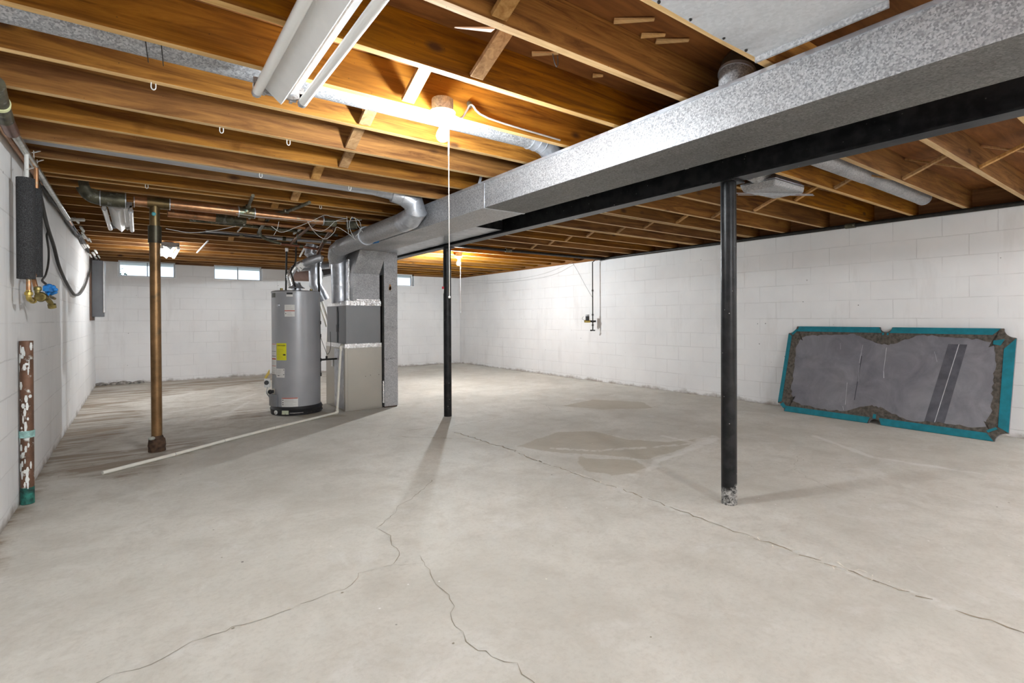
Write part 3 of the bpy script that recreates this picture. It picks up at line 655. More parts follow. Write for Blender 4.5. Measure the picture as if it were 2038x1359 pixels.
# ------------------------------------------------------------------ furnace
FX0, FX1, FY0, FY1 = 1.955, 2.405, 6.03, 6.78
root = thing('furnace', 'upright sheet metal furnace with silver taped joints under the main duct', 'furnace', (2.18, 6.4, 0))
z1, z2, z3 = .765, 1.285, 1.895
mb = MB(); mb.box((FX0, FY0, .0), (FX1, FY1, z1)); mb.build('lower_cabinet', STEEL, root, bevel=.004, smooth=False)
mb = MB(); mb.box((FX0+.015, FY0+.006, z1), (FX1-.012, FY1, z2)); mb.build('coil_cabinet', COIL, root, bevel=.004, smooth=False)
mb = MB(); px0 = 2.055
mb.box((px0, FY0+.01, z2), (FX1-.02, FY0+.42, 1.63))
mb.hexa([(px0,FY0+.01,1.63),(FX1-.02,FY0+.01,1.63),(FX1-.02,FY0+.42,1.63),(px0,FY0+.42,1.63)], [(px0+.05,FY0-.10,z3),(FX1+.03,FY0-.10,z3),(FX1+.03,FY0+.42,z3),(px0+.05,FY0+.42,z3)])
mb.build('plenum', [GALVD], root, bevel=.003, smooth=False)
mb = MB(); mb.box((FX0+.14, FY0+.42, z2), (FX1-.02, FY1-.02, z3-.02)); mb.build('rear_plenum', GALVS, root, smooth=False)
mb = MB(); mb.cyl((FX0+.062, FY0+.34, z2-.005), (FX0+.055, FY0+.36, 1.80), .105, 32); mb.build('round_riser', GALVS, root)
mb = MB(); mb.box((FX0+.080, FY0+.12, z2), (FX0+.098, FY0+.2, 1.80)); mb.build('riser_seam', FOIL, root)
def foil(zc, h, x0, x1, nm='foil_tape'):
    mb = MB(); n = 22
    for k in range(n):
        a, b = x0+(x1-x0)*k/n, x0+(x1-x0)*(k+1)/n; j = lambda: random.uniform(-.004,.004)
        mb.hexa([(a,FY0-.004+j(),zc-h/2+j()),(b,FY0-.004+j(),zc-h/2+j()),(b,FY0+.004,zc-h/2),(a,FY0+.004,zc-h/2)], [(a,FY0-.004,zc+h/2+j()),(b,FY0-.004,zc+h/2+j()),(b,FY0+.004,zc+h/2),(a,FY0+.004,zc+h/2)])
    mb.hexa([(x0-.004,FY0,zc-h/2),(x0-.004,FY1,zc-h/2),(x0+.01,FY1,zc-h/2),(x0+.01,FY0,zc-h/2)], [(x0-.004,FY0,zc+h/2),(x0-.004,FY1,zc+h/2),(x0+.01,FY1,zc+h/2),(x0+.01,FY0,zc+h/2)])
    mb.build(nm, FOIL, root)
foil(z1+.005, .05, FX0+.003, FX1-.004); foil(z2-.012, .055, FX0+.015, FX1-.01)
mb = MB(); mb.box((FX0+.14, FY0-.001, z2+.018), (FX1-.02, FY0+.016, z2+.036)); mb.build('plenum_flange', FOIL, root)
mb = MB(); mb.box((FX0+.03, FY0-.003, .02), (FX1-.01, FY0+.001, z1-.03)); mb.build('blower_door', STEEL, root, bevel=.003, smooth=False)
mb = MB()
for x in (2.26, 2.365): mb.sphere((x, FY0-.004, .41), .004, 8)
mb.sphere((2.20, FY0-.004, .40), .004, 8); mb.sphere((2.19, FY0+.008, .55), .003, 8); mb.build('screw', IRON, root)
mb = MB(); mb.box((FX0-.002, FY0+.05, .02), (FX0+.001, FY0+.4, z1-.04)); mb.build('side_panel', GALVS, root, smooth=False)
mb = MB(); mb.box((FX0+.010, FY0+.28, .93), (FX0+.016, FY0+.36, 1.02)); mb.tube([(FX0+.012,FY0+.32,z2-.05),(FX0+.008,FY0+.30,1.12),(FX0+.012,FY0+.31,.80)], .008, 6, smooth=3); mb.build('control_wiring', BLKPL, root)
mb = MB(); mb.box((FX0-.012, FY0+.44, .50), (FX0-.004, FY0+.50, .585)); mb.build('service_label', LABEL, root)
mb = MB(); mb.box((FX1+.006, FY0+.0, .30), (FX1+.028, FY0+.1, 1.62)); mb.build('gap_filler', IRON, root, smooth=False)
mb = MB(); mb.box((FX1+.008, FY0-.006, .06), (FX1+.024, FY0+.01, .33)); mb.build('white_filler_strip', FOIL, root, smooth=False)

# condensate line
root = thing('condensate_pipe', 'thin white plastic drain pipe running from the furnace across the floor', 'pipe', (.8, 5.3, 0))
pa = at(204, 941, z=.014); pc = at(671, 821, z=.014); pm1 = at(348, 904, z=.014); pm2 = at(446, 877, z=.014); pm3 = at(547, 851, z=.014)
pt = Vector((pc.x+.045, pc.y, .765)); pb = Vector((FX0-.0, FY0+.12, .785))
for (a, b) in ((pa, pm1), (pm1, pm2), (pm2, pm3), (pm3, pc)):
    MB().tube([a, b], .0135, 14).build('pipe_length', PVC, root)
for p in (pm1, pm2, pm3):
    d = (pc-pa).normalized(); MB().tube([p-d*.002, p+d*.002], .0142, 14).build('joint_line', TXT, root)
MB().tube([pc, pt], .0135, 14).build('riser', PVC, root)
mb = MB(); mb.tube([pc+Vector((0,0,.045)), pc+Vector((0,0,.004)), pc-(pc-pa).normalized()*.04], .0175, 14, smooth=3); mb.build('elbow', PVC, root)
mb = MB(); mb.tube([pt-Vector((0,0,.04)), pt, pt+(pb-pt).normalized()*.04], .0175, 14, smooth=3); mb.build('elbow', PVC, root)
MB().tube([pt, pb], .0135, 14).build('side_arm', PVC, root)

# ------------------------------------------------------------------ water heater
WX, WY, WR = 1.505, 6.40, .264
root = thing('water_heater', 'tall grey cylindrical gas water heater with yellow energy label', 'water heater', (WX, WY, 0))
TZ = 1.405
mb = MB(); mb.lathe((WX, WY, 0), [(WR-.004,.09),(WR,.095),(WR,TZ-.02),(WR+.004,TZ-.018),(WR+.004,TZ-.004),(WR-.002,TZ+.003),(WR-.03,TZ+.010),(0,TZ+.016)], 64); mb.build('tank', TANK, root, angle=30)
mb = MB(); mb.lathe((WX, WY, 0), [(WR-.03,.0),(WR+.012,.004),(WR+.020,.06),(WR+.024,.066),(WR+.018,.074),(WR+.008,.098),(WR-.01,.1)], 64)
for k in range(14):
    a = -2.4+k*.17; mb.box((WX+math.cos(a)*(WR+.017)-.006, WY+math.sin(a)*(WR+.017)-.006, .02), (WX+math.cos(a)*(WR+.017)+.006, WY+math.sin(a)*(WR+.017)+.006, .028))
mb.build('base_skirt', BLKPL, root, angle=30)
vdir = math.atan2(-WY, -WX)                                     # bearing from the tank to the camera side
def on_tank(ang, z, off=.001, r=None): 
    r = (WR if r is None else r)+off; return Vector((WX+math.cos(vdir+ang)*r, WY+math.sin(vdir+ang)*r, z))
def decal(name, a0, a1, z0, z1, mat, off=.001, par=None):       # angles measured left(-)/right(+) as seen
    mb = MB(); n = max(2, int(abs(a1-a0)/.06)+1)
    for k in range(n):
        p, q = a0+(a1-a0)*k/n, a0+(a1-a0)*(k+1)/n
        mb.poly([on_tank(p,z0,off), on_tank(q,z0,off), on_tank(q,z1,off), on_tank(p,z1,off)])
    o = mb.build(name, mat, root)
    if par: o.parent = par
    return o
def ang(u, r=WR):                                               # bearing on the tank for a photo column
    best = min((abs((lambda p: 1019+F*((p-Vector((0,0,H))).dot(r3))/((p-Vector((0,0,H))).dot(f2)))(on_tank(a/200, .7))-u), a/200) for a in range(-310, 311)); return best[1]
def zz(v, a): 
    p = on_tank(a, 1.0); d = (p-Vector((0,0,H))).dot(f2); return H-(v-CY)/F*d
def block(name, u0, v0, u1, v1, mat, off=.001, par=None):
    a0, a1 = ang(u0), ang(u1); am = (a0+a1)/2; return decal(name, a0, a1, zz(v1, am), zz(v0, am), mat, off, par)
def lines(part, u0, v0, u1, v1, n, mat):
    a0, a1 = ang(u0), ang(u1); am = (a0+a1)/2; za, zb = zz(v1, am), zz(v0, am); mb = MB()
    for k in range(n):
        z = zb-(zb-za)*(k+.5)/n; e = a0+(a1-a0)*random.uniform(.6, 1); m_ = max(2, int(abs(e-a0)/.08)+1)
        for j in range(m_):
            p, q = a0+(e-a0)*j/m_, a0+(e-a0)*(j+1)/m_; mb.poly([on_tank(p,z-.0011,.002), on_tank(q,z-.0011,.002), on_tank(q,z+.0011,.002), on_tank(p,z+.0011,.002)])
    o = mb.build('printed_lines', mat, root); o.parent = part
y_ = block('energy_label', 550.5, 685, 570, 719, YEL); y_['label'] = 'bright yellow energy label'
lines(y_, 552, 696, 568.5, 717, 9, YTXT)
block('price_box', 563.3, 707, 568.2, 709.6, INK, .002, y_)
mb = MB(); a0, a1 = ang(551.5), ang(569); zc = zz(690.6, (a0+a1)/2); text_on(mb, 'ENERGYGUIDE', .0155, lambda x, y: on_tank((a0+a1)/2 + x/WR, zc+y, .0025), .0004)
o = mb.build('energy_heading', INK, root); o.parent = y_
l_ = block('instruction_label', 541.5, 686, 549.8, 748.5, LABEL)
for (v0, v1, m_) in ((686.3,687.6,RED),(700.6,701.4,INK),(710,711,INK),(714.8,717.4,RED),(729.7,730.7,RED),(747,748,INK)): block('rule', 541.6, v0, 549.0, v1, m_, .002, l_)
for (v0, v1, n) in ((689,699,5),(702,709,3),(719,729,5),(732,745,6)): lines(l_, 542.2, v0, 548.6, v1, n, TXT)
w_ = block('notice_label', 550, 735.5, 566.3, 753.5, LABEL); lines(w_, 551.5, 738, 560, 750, 5, TXT)
block('symbol', 564, 737.5, 565.3, 739.3, INK, .002, w_); block('symbol', 563.4, 747, 565.3, 748.4, INK, .002, w_); block('symbol', 552.4, 749, 556, 750, INK, .002, w_)
w_ = block('warning_label', 567, 608.5, 587.3, 632, LABEL); block('rule', 567, 619.6, 587.3, 621.3, RED, .002, w_); block('symbol', 568.5, 625, 570, 627, INK, .002, w_)
lines(w_, 569, 610, 585, 618.5, 4, TXT); lines(w_, 572, 623, 585, 631, 4, TXT)
w_ = block('maker_badge', 570.5, 582, 583.5, 592.3, LABEL); block('dark_band', 570.8, 583, 583.2, 588, INK, .002, w_)
mb = MB(); 
w_ = block('warning_label', 560, 793.7, 592.7, 812, LABEL); block('rule', 560.5, 794, 592.2, 795.8, RED, .002, w_)
for v in (798.5, 803.5, 807.5): block('symbol', 561.5, v-.9, 563.6, v+.9, INK, .002, w_)
lines(w_, 565, 797, 591, 804, 3, TXT); lines(w_, 565, 805, 591, 811, 3, TXT)
block('panel_decal', 541.5, 585, 548.7, 594, simple('dark_olive_decal', (.08,.08,.06), .5))
a = ang(554.5); p = on_tank(a, zz(609.5, a), .0); d = Vector((math.cos(vdir+a), math.sin(vdir+a), 0))
mb = MB(); mb.lathe(p, [(0,.012),(.014,.011),(.018,.006),(.022,.001)], 20, axis=d); mb.build('anode_cap', GALVS, root)
a1 = ang(553)
mb = MB(); 
for k in range(6):
    p, q = ang(534.5)+(a1-ang(534.5))*k/6, ang(534.5)+(a1-ang(534.5))*(k+1)/6
    mb.hexa([on_tank(p,.10,.0),on_tank(q,.10,.0),on_tank(q,.235,.0),on_tank(p,.235,.0)], [on_tank(p,.10,.03),on_tank(q,.10,.022),on_tank(q,.235,.022),on_tank(p,.235,.03)])
mb.build('burner_door', TANKD, root)
a = ang(544); p = on_tank(a, zz(781, a), .0); d = Vector((math.cos(vdir+a), math.sin(vdir+a), 0))
mb = MB(); mb.lathe(p, [(.036,.0),(.036,.003),(0,.004)], 24, axis=d); mb.build('valve_escutcheon', simple('cream_plastic', (.55,.53,.45), .5), root)
mb = MB(); mb.tube([p, p+d*.05], .018, 14); mb.sphere(p+d*.05+Vector((.01,0,.0)), .026, 12); mb.build('drain_valve', BLKPL, root)
a = ang(539); g0 = on_tank(a, zz(763, a), .045); d = Vector((math.cos(vdir+a), math.sin(vdir+a), 0)); sd = Vector((-d.y, d.x, 0))
mb = MB(); mb.bar(g0-d*.03-sd*.0, g0+d*.035, .07, .10); mb.build('gas_control_valve', WHITE, root, bevel=.008)
mb = MB(); mb.cyl(g0+d*.01+sd*.03+Vector((0,0,.005)), g0+d*.01+sd*.055+Vector((0,0,.005)), .025, 18); mb.build('control_knob', BLKPL, root)
mb = MB(); q = g0+Vector((0,0,.045)); mb.bar(q-sd*(-.045)+Vector((0,0,.085))+d*-.02, q-sd*.04+Vector((0,0,-.01))+d*.03, .06, .006, upv=d); mb.build('yellow_warning_tag', YELT, root)
mb = MB()
for s_ in (-.02, .0, .02): mb.tube([g0+sd*s_-Vector((0,0,.05)), g0+sd*s_*1.5+d*.01-Vector((0,0,.11)), g0+sd*s_*.5-d*.02-Vector((0,0,.17))], .0045, 8, smooth=4)
mb.build('burner_tubing', GALVS, root)
a = ang(551.5); p = on_tank(a, .037, .018); d = Vector((math.cos(vdir+a), math.sin(vdir+a), 0))
mb = MB(); mb.lathe(p, [(.024,0),(.024,.008),(0,.009)], 24, axis=d); mb.build('round_sticker', LABEL, root)
mb = MB(); sd = Vector((-d.y, d.x, 0)); mb.bar(p+d*.0095-Vector((.006,0,.014)), p+d*.0095+Vector((.006,0,.014)), .005, .001, upv=d); mb.build('slot', RUSTD, root)
decal('skirt_sticker', ang(562.5), ang(575), .018, .062, simple('pale_green_label', (.55,.60,.45), .5), .022)
decal('skirt_text', ang(577), ang(602), .03, .036, TXT, .023)
mb = MB(); mb.lathe((WX+.0, WY-.02, TZ+.01), [(.05,0),(.05,.03),(.095,.035),(.06,.055),(.045,.085),(.045,.10)], 28)
for k in range(4): mb.box((WX-.05+k*.03, WY-.07, TZ+.012), (WX-.045+k*.03, WY-.065, TZ+.05))
mb.build('draft_hood', GALVS, root)
mb = MB()
for dx in (-.16, .17): mb.cyl((WX+dx, WY, TZ), (WX+dx, WY, TZ+.04), .016, 12)
mb.build('water_nipple', BRASSD, root)
# vent from the heater
root = thing('flue_vent_pipe', 'shiny silver elbow flue pipes rising above the water heater', 'vent pipe', (WX, WY, 1.5))
mb = MB(); q0 = at(581, 570, y=WY); q1 = at(577, 548, y=WY); q2 = at(590, 530, y=WY); q3 = at(610, 521, y=WY+.0); q4 = at(634, 508, y=WY)
mb.tube([q0, q1, q2, q3], .036, 20, smooth=5); mb.build('flexible_elbow', galv('flex_aluminium', (.62,.62,.62), (.8,.8,.8), scale=40, rough=.25, metal=.9, dirt=.1), root)
mb = MB(); P = catmull([q0, q1, q2, q3], 12)
for i in range(1, len(P)-1, 1):
    d = (P[i+1]-P[i-1]).normalized(); mb.tube([P[i]-d*.0022, P[i]+d*.0022], .0385, 20)
mb.build('corrugation', FOIL, root)
b0 = at(628, 566, y=6.88); b1 = at(627, 528, y=6.88); b2 = at(632, 515, y=6.88); b3 = at(622, 498, y=6.88)
mb = MB(); mb.tube([b0+Vector((.10,.0,-.2)), b0, b1, b2, at(618,503,y=6.88), at(622, 488, y=6.88)], .080, 24); mb.build('segmented_flue', GALVS, root, angle=14)
mb = MB(); mb.tube([at(592,533,y=6.88), at(655,527,y=6.88)], .05, 24); mb.build('cross_pipe', GALVS, root)
mb = MB(); mb.tube([at(640,512,y=WY-.1), at(620,518,y=WY-.05), at(607,524,y=WY)], .05, 24, smooth=4); mb.build('upper_elbow', GALVS, root)
root = thing('wall_thimble_pipe', 'rusty brown stub pipe behind the flue above the water heater', 'pipe', (1.66, 7.4, 1.7))
mb = MB(); a = at(586, 547, y=7.4); b = at(628, 548, y=7.1); mb.tube([a, b], .082, 28); mb.build('stub', BRICKR, root)
mb = MB(); d = (b-a).normalized(); mb.tube([b-d*.01, b+d*.04], .098, 28); mb.build('dark_collar', IRON, root)
# tags and fittings hanging on the vent
root = thing('paper_tag', 'white paper tag hanging on the silver flue above the water heater', 'tag', at(600, 531, y=6.3))
mb = MB(); c = at(599, 531, y=6.28); mb.prism([(0,.05),(.042,.0),(-.005,-.05),(-.046,.0)], lambda a,b,d: c+Vector((a, d, b)), 0, .002); mb.build('card', LABEL, root)
mb = MB(); mb.prism([(-.012,-.004),(.012,-.018),(.008,-.024),(-.014,-.010)], lambda a,b,d: c+Vector((a, -.002+d*.5, b)), 0, .002); mb.build('print_line', INK, root)
mb = MB(); a = at(589, 510, y=6.3); mb.tube([at(590,470,y=6.3), at(589,500,y=6.3), a, at(587, 525, y=6.3), at(579,540,y=6.29), at(584,558,y=6.29), at(589,576,y=6.33)], .009, 8, smooth=4)
tag(mb.build('flex_water_line', IRON), 'dark flexible line curling down to the heater top beside the flue', 'pipe')
mb = MB(); mb.tube([at(570.5,496,y=6.45), at(569,579,y=6.45)], .0105, 10)
root = thing('black_riser_pipe', 'straight black pipe rising from the left of the heater top', 'pipe', at(569,579,y=6.45)); mb.build('pipe', IRON, root)
mb = MB(); mb.tube([at(570.7,497,y=6.45)+Vector((0,0,-.02)), at(570.7,497,y=6.45)+Vector((0,0,.02))], .018, 12); mb.build('white_cap', WHITE, root)

# gas drop between heater and furnace
root = thing('gas_pipe', 'black gas pipe with tee between the water heater and the furnace', 'pipe', (1.79, 6.45, .4))
a = at(634, 492, y=6.32); b = at(637, 747, y=6.32)
MB().tube([a, b], .0125, 12).build('drop', IRON, root)
mb = MB(); t_ = at(637, 716, y=6.32); mb.tube([t_, Vector((FX0-.005, 6.32, t_.z+.004))], .011, 12); mb.build('branch', IRON, root)
for v in (642, 668, 716, 745):
    mb = MB(); c = at(635+2*(v-492)/255, v, y=6.32); mb.tube([c-Vector((0,0,.02)), c+Vector((0,0,.02))], .018, 12); mb.build('fitting', IRON, root)
mb = MB(); mb.tube([at(650,716,y=6.31)+Vector((0,0,.0)), at(650,716,y=6.31)+Vector((0,0,.045))], .012, 8); mb.build('shutoff', IRON, root)
mb = MB(); mb.tube([at(637,668,y=6.3), at(645,690,y=6.28), at(652,705,y=6.27), at(658,690,y=6.2), at(657,660,y=6.1)], .003, 6, smooth=5)
tag(mb.build('thermostat_wire', IRON), 'thin black wire looping beside the furnace above the gas tee', 'wire')
root = thing('white_drain_tube', 'slanted white pipe behind the gas pipe beside the furnace', 'pipe', (1.9, 6.9, .5))
mb = MB(); mb.tube([at(628,560,y=6.95), at(654,640,y=6.95), at(652,690,y=6.95)], .016, 10); mb.tube([at(622,560,y=7.0), at(650,650,y=7.0)], .012, 10); mb.build('tube', PVC, root)

# ------------------------------------------------------------------ drain stack and copper branch
SX, SY = .121, 5.19
root = thing('drain_stack', 'tall brown stained copper drain stack standing at the left', 'pipe', (SX, SY, 0))
MB().tube([(SX, SY, .1), (SX-.005, SY, 1.74)], .0385, 30).build('pipe', STACKM, root)
mb = MB(); mb.lathe((SX, SY, 0), [(.0,0),(.062,0),(.060,.03),(.064,.05),(.058,.10),(.050,.105),(.045,.12),(.0385,.13)], 20)
mb.build('cleanout_hub', RUSTD, root)
mb = MB(); mb.sphere((SX-.035, SY-.035, .115), .022, 10, (1.2,1,.7)); mb.build('cleanout_cap', simple('grey_green_cap', (.40,.42,.38), .7, var=.3), root)
MB().tube([(SX-.005, SY, 1.72), (SX-.005, SY, 1.86)], .047, 28).build('coupling', metal_age('dark_coupling', (.05,.045,.035), (.10,.09,.06)), root)
MB().tube([(SX-.005, SY, 1.85), (SX-.005, SY, 2.03)], .036, 28).build('upper_pipe', metal_age('greenish_copper', (.14,.11,.05), (.30,.20,.10), (.10,.35,.33), .5), root)
MB().sphere((SX-.012, SY-.034, 1.955), .016, 10).build('blue_green_drip', simple('blue_green_corrosion', (.10,.42,.48), .6), root)
MB().tube([(SX-.055, SY, 2.052), (SX+.10, SY, 2.052)], .047, 28).build('tee', metal_age('dark_tee', (.10,.075,.035), (.24,.16,.07)), root)
root = thing('copper_drain_branch', 'long horizontal copper drain pipe under the joists, from the stack toward the furnace', 'pipe', (.8, SY, 2.05))
MB().tube([(SX+.095, SY, 2.054), (.745, SY, 2.052)], .037, 28).build('pipe', COPPER, root)
mb = MB(); mb.tube([(.735, SY, 2.052), (.86, SY, 2.050)], .046, 24); mb.sphere((.80, SY, 2.062), .052, 14); mb.build('fitting', metal_age('green_fitting', (.12,.10,.06), (.22,.18,.11), (.25,.48,.42), .6), root)
MB().tube([(.85, SY, 2.05), (1.475, SY, 2.042)], .034, 28).build('pipe', COPPER, root)
MB().tube([(1.475, SY, 2.042), (1.60, SY+.02, 2.042)], .036, 24).build('end_coupling', DARKP, root)
for x in (SX+.10, .735, .865, 1.472):
    MB().tube([(x-.004, SY, 2.052), (x+.004, SY, 2.052)], .0475, 24).build('solder_ring', GALVS, root)
root = thing('drain_trap_arm', 'fat dark drain fitting left of the stack, turning up into the joists', 'pipe', (-.15, SY, 2.04))
MB().tube([(-.02, SY, 2.048), (SX-.05, SY, 2.05)], .040, 28).build('copper_length', COPPER, root)
MB().tube([(-.24, SY+.0, 2.042), (-.07, SY, 2.044)], .058, 28).build('hub', DARKP, root)
MB().tube([(-.22, SY, 2.04), (-.29, SY, 2.06), (-.33, SY+.0, 2.12), (-.335, SY, 2.2)], .055, 24, smooth=4).build('elbow', DARKP, root)
for x in (-.235, -.075, -.02): MB().tube([(x-.003, SY, 2.043), (x+.003, SY, 2.043)], .061 if x < -.05 else .044, 24).build('hub_ring', GALVS, root)
root = thing('copper_drain_branch', 'second copper pipe running behind the horizontal drain branch', 'pipe', (.5, 5.62, 2.05))
MB().tube([(SX+.1, SY+.40, 2.052), (.62, SY+.42, 2.050)], .038, 24).build('pipe', COPPER, root)
MB().tube([(.60, SY+.42, 2.05), (.86, SY+.42, 2.045)], .048, 24, radii=[.048,.03]).build('reducer', DARKP, root)
MB().tube([(.84, SY+.42, 2.045), (1.7, SY+.46, 2.04)], .022, 16).build('pipe', COPPER, root)
# cluttered water lines above the heater
spec = [([(.42,6.02,2.075),(1.2,6.05,2.07),(1.9,6.1,2.065)], .017, DARKP, 'dark supply pipe under the joists in front of the heater vents', 'supply_pipe'),
        ([(.62,6.7,2.075),(1.45,6.75,2.07),(2.0,6.7,2.07)], .02, PVCGREY, 'light grey pipe crossing the ceiling above the water heater', 'supply_pipe'),
        ([(1.05,5.5,2.085),(1.08,6.2,2.03),(1.25,6.3,1.96),(1.5,6.3,1.95)], .016, DARKP, 'dark pipe dipping from the joists toward the heater vents', 'supply_pipe'),
        ([(1.45,5.35,2.06),(1.42,5.9,1.99),(1.40,6.25,1.93)], .017, metal_age('brown_pipe', (.10,.05,.03), (.22,.12,.07)), 'brown pipe slanting down from the copper branch end', 'supply_pipe'),
        ([(1.70,5.6,2.07),(1.72,6.0,1.98),(1.73,6.3,1.86),(1.74,6.33,1.80)], .019, metal_age('brown_pipe2', (.08,.045,.03), (.20,.11,.07)), 'brown pipe dropping beside the silver supply elbow', 'supply_pipe'),
        ([(1.30,6.2,1.93),(1.52,6.22,1.92),(1.78,6.25,1.90)], .014, metal_age('red_copper', (.16,.06,.04), (.34,.15,.09)), 'reddish pipe lying across above the heater flue', 'supply_pipe'),
        ([(.76,4.62,2.09),(.80,5.1,2.09),(.80,5.2,2.07)], .013, DARKP, 'small dark vent pipe slanting down to the green fitting', 'supply_pipe'),
        ([(1.20,4.62,2.09),(1.12,5.1,2.085),(1.0,5.3,2.075)], .015, DARKP, 'small dark pipe with a silver end slanting over the copper branch', 'supply_pipe'),
        ([(.55,6.55,2.03),(.95,6.5,2.03),(1.3,6.4,2.0)], .008, IRON, 'thin black pipe swagging under the copper branch', 'supply_pipe')]
for pts, r, m_, lb, nm in spec:
    root = thing(nm, lb, 'pipe', pts[0]); MB().tube(pts, r, 12, smooth=4).build('pipe', m_, root)
    mb = MB(); mid = Vector(pts[1]); mb.tube([mid-Vector((.02,0,0)), mid+Vector((.02,0,0))], r*1.4, 12); mb.build('fitting', DARKP, root)
for (u0,v0,u1,v1,z,lb,r) in ((414,479,373,523,2.075,'white rod slanting under the far joists, left of the second window',.010), (501,430,473,461,2.075,'white plastic stick hanging from the joists below the green fitting',.008),
                     (585,465,603,452,2.07,'short white tube end among the pipes above the heater',.012), (608,490,597,510,2.0,'small white fitting above the heater flue',.012)):
    a, b = at(u0,v0,z=z), at(u1,v1,z=z); 
    if (b-a).length > 1.4: b = a+(b-a).normalized()*1.4
    mb = MB(); mb.tube([a, b], r, 10); tag(mb.build('white_rod', OFFW), lb, 'rod')
# wires
wires = [[(540,370+80),(560,462),(590,452),(620,440),(645,428),(660,415),(690,395)], [(612,440),(622,455),(640,460),(655,452),(668,440),(690,435)], [(620,455),(635,470),(650,475),(665,462),(672,452),(700,470),(708,478)],
         [(700,430),(695,445),(698,460),(704,472)], [(706,432),(712,448),(722,462)], [(690,428),(692,450),(694,466)], [(700,425),(715,440),(718,458),(708,470)], [(470,425),(520,432),(570,436),(620,440),(680,440),(720,436)],
         [(330,455),(380,463),(430,458),(470,450)], [(555,441),(552,455),(545,468)]]
wn_ = ['thin white wire sweeping over the copper pipe to the left','white wire looping below the copper pipe end','white wire hanging lowest in front of the silver round pipe','white wire tail at the junction tangle, left strand','white wire tail at the junction tangle, right strand','white wire tail dropping straight from the junction tangle','white wire curl on the right of the junction tangle','thin grey cable following the copper branch along the joists','thin wire swagging below the second copper pipe','pale wire hanging under the copper pipe with a yellow nut']
for w, lb in zip(wires, wn_):
    mb = MB(); pts = [at(u, v, y=5.08+.02*i) for i, (u, v) in enumerate(w)]
    for p in pts: p.z = min(p.z, 2.098)
    mb.tube(pts, .0022, 6, smooth=5); tag(mb.build('loose_wire', OFFW), lb, 'wire', 'loose wires by the furnace')
root = thing('junction_box', 'open junction box with wires beside the round silver duct', 'junction box', at(700, 432, y=5.3))
c = at(700, 428, y=5.35); MB().box((c.x-.04, 5.32, 2.03), (c.x+.05, 5.42, 2.10)).build('box', DARKP, root, bevel=.003)
for du, m_ in ((-5, YELT), (0, BLUET), (5, YELT)):
    q = at(702+du, 436, y=5.3); MB().lathe(q, [(.009,0),(.006,.022),(0,.024)], 10).build('wire_nut', m_, root)
# joist hooks
for (u, v, lb) in ((305,168,'small white cable hook hanging from the fifth left joist'), (438,260,'small white cable hook hanging from the sixth left joist'), (567,287,'small white cable hook under the sixth left joist near the fluorescent light'), (690,375,'small white cable hook in front of the grey duct run'), (292,367,'small white cable hook above the far fluorescent light'), (513,352,'pair of white cable staples on the grey duct run'), (630,414,'small white cable hook above the copper branch')):
    c = at(u, v, z=ZJ-.002); c.y = min(LY, key=lambda q: abs(q-c.y)); mb = MB(); mb.tube([c+Vector((-.008,0,.0)), c+Vector((-.008,0,-.022)), c+Vector((0,0,-.03)), c+Vector((.008,0,-.022)), c+Vector((.008,0,-.002))], .0025, 6, smooth=3)
    tag(mb.build('cable_hook', OFFW), lb, 'hook', 'cable hooks on the joists')
c = at(1108, 110, z=ZJ-.002); mb = MB(); mb.tube([c+Vector((-.02,0,0)), c+Vector((-.012,0,-.03)), c+Vector((0,0,-.045)), c+Vector((.006,0,-.03)), c+Vector((.004,0,0))], .0018, 6, smooth=2); tag(mb.build('cable_hook', IRON), 'bent black wire hook on the second left joist, with cobweb', 'hook')

# ------------------------------------------------------------------ fluorescent fixtures
def fixture(xc, y0, y1, label, tubes):
    z = 2.062; root = thing('fluorescent_fixture', label, 'light fixture', (xc, (y0+y1)/2, z), 'two tube fluorescent shop lights')
    mb = MB(); prof = [(-.070,.0),(-.066,-.006),(.004,-.066),(.044,-.012),(.066,-.008),(.070,.0),(.070,.030),(-.070,.030)]
    mb.prism(prof, lambda a,b,d: (xc+a, d, z+b), y0+.012, y1-.012); mb.build('reflector', WHITE, root, angle=20, smooth=False)
    for y in (y0, y1):
        mb = MB(); mb.prism([(-.10,.030),(-.10,-.012),(-.055,-.030),(.055,-.030),(.10,-.012),(.10,.030)], lambda a,b,d: (xc+a, d, z+b), y-.004, y+.012); mb.build('end_plate', GALVD, root)
        for s_ in (-1, 1):
            mb = MB(); mb.box((xc+s_*.090-.012, y-.004, z-.050), (xc+s_*.090+.012, y+.012, z+.005)); mb.build('lamp_holder', WHITE, root, bevel=.003)
    for s_ in (-1, 1):
        mb = MB(); mb.tube([(xc+s_*.090, y0+.03, z-.040), (xc+s_*.090, y1-.03, z-.040)], .0185, 22); tb = mb.build('tube', tubes, root)
        for y, e in ((y0, 1), (y1, -1)):
            mb = MB(); mb.tube([(xc+s_*.090, y+e*.008, z-.040), (xc+s_*.090, y+e*.034, z-.040)], .0192, 22); sub(mb, 'end_cap', GALVS, tb, root)
    for x in (-.08, .045):
        mb = MB(); mb.box((xc+x, y1+.012, z-.035), (xc+x+.012, y1+.034, z+.040)); mb.box((xc+x+.016, y1+.012, z-.028), (xc+x+.028, y1+.030, z+.040)); mb.build('hanger_clip', GALVS, root)
    mb = MB(); mb.box((xc-.09, y1+.010, z-.016), (xc+.06, y1+.022, z-.004)); mb.build('mounting_bar', GALVS, root)
    return root
fixture(.492, 1.16, 2.36, 'large white two tube fluorescent fixture hanging at the top left, unlit', TUBE)
fixture(-.135, 5.50, 6.72, 'two tube fluorescent fixture just left of the drain stack, unlit', TUBE)
fixture(.345, 8.05, 9.27, 'bright two tube fluorescent fixture near the back windows', TUBEF)
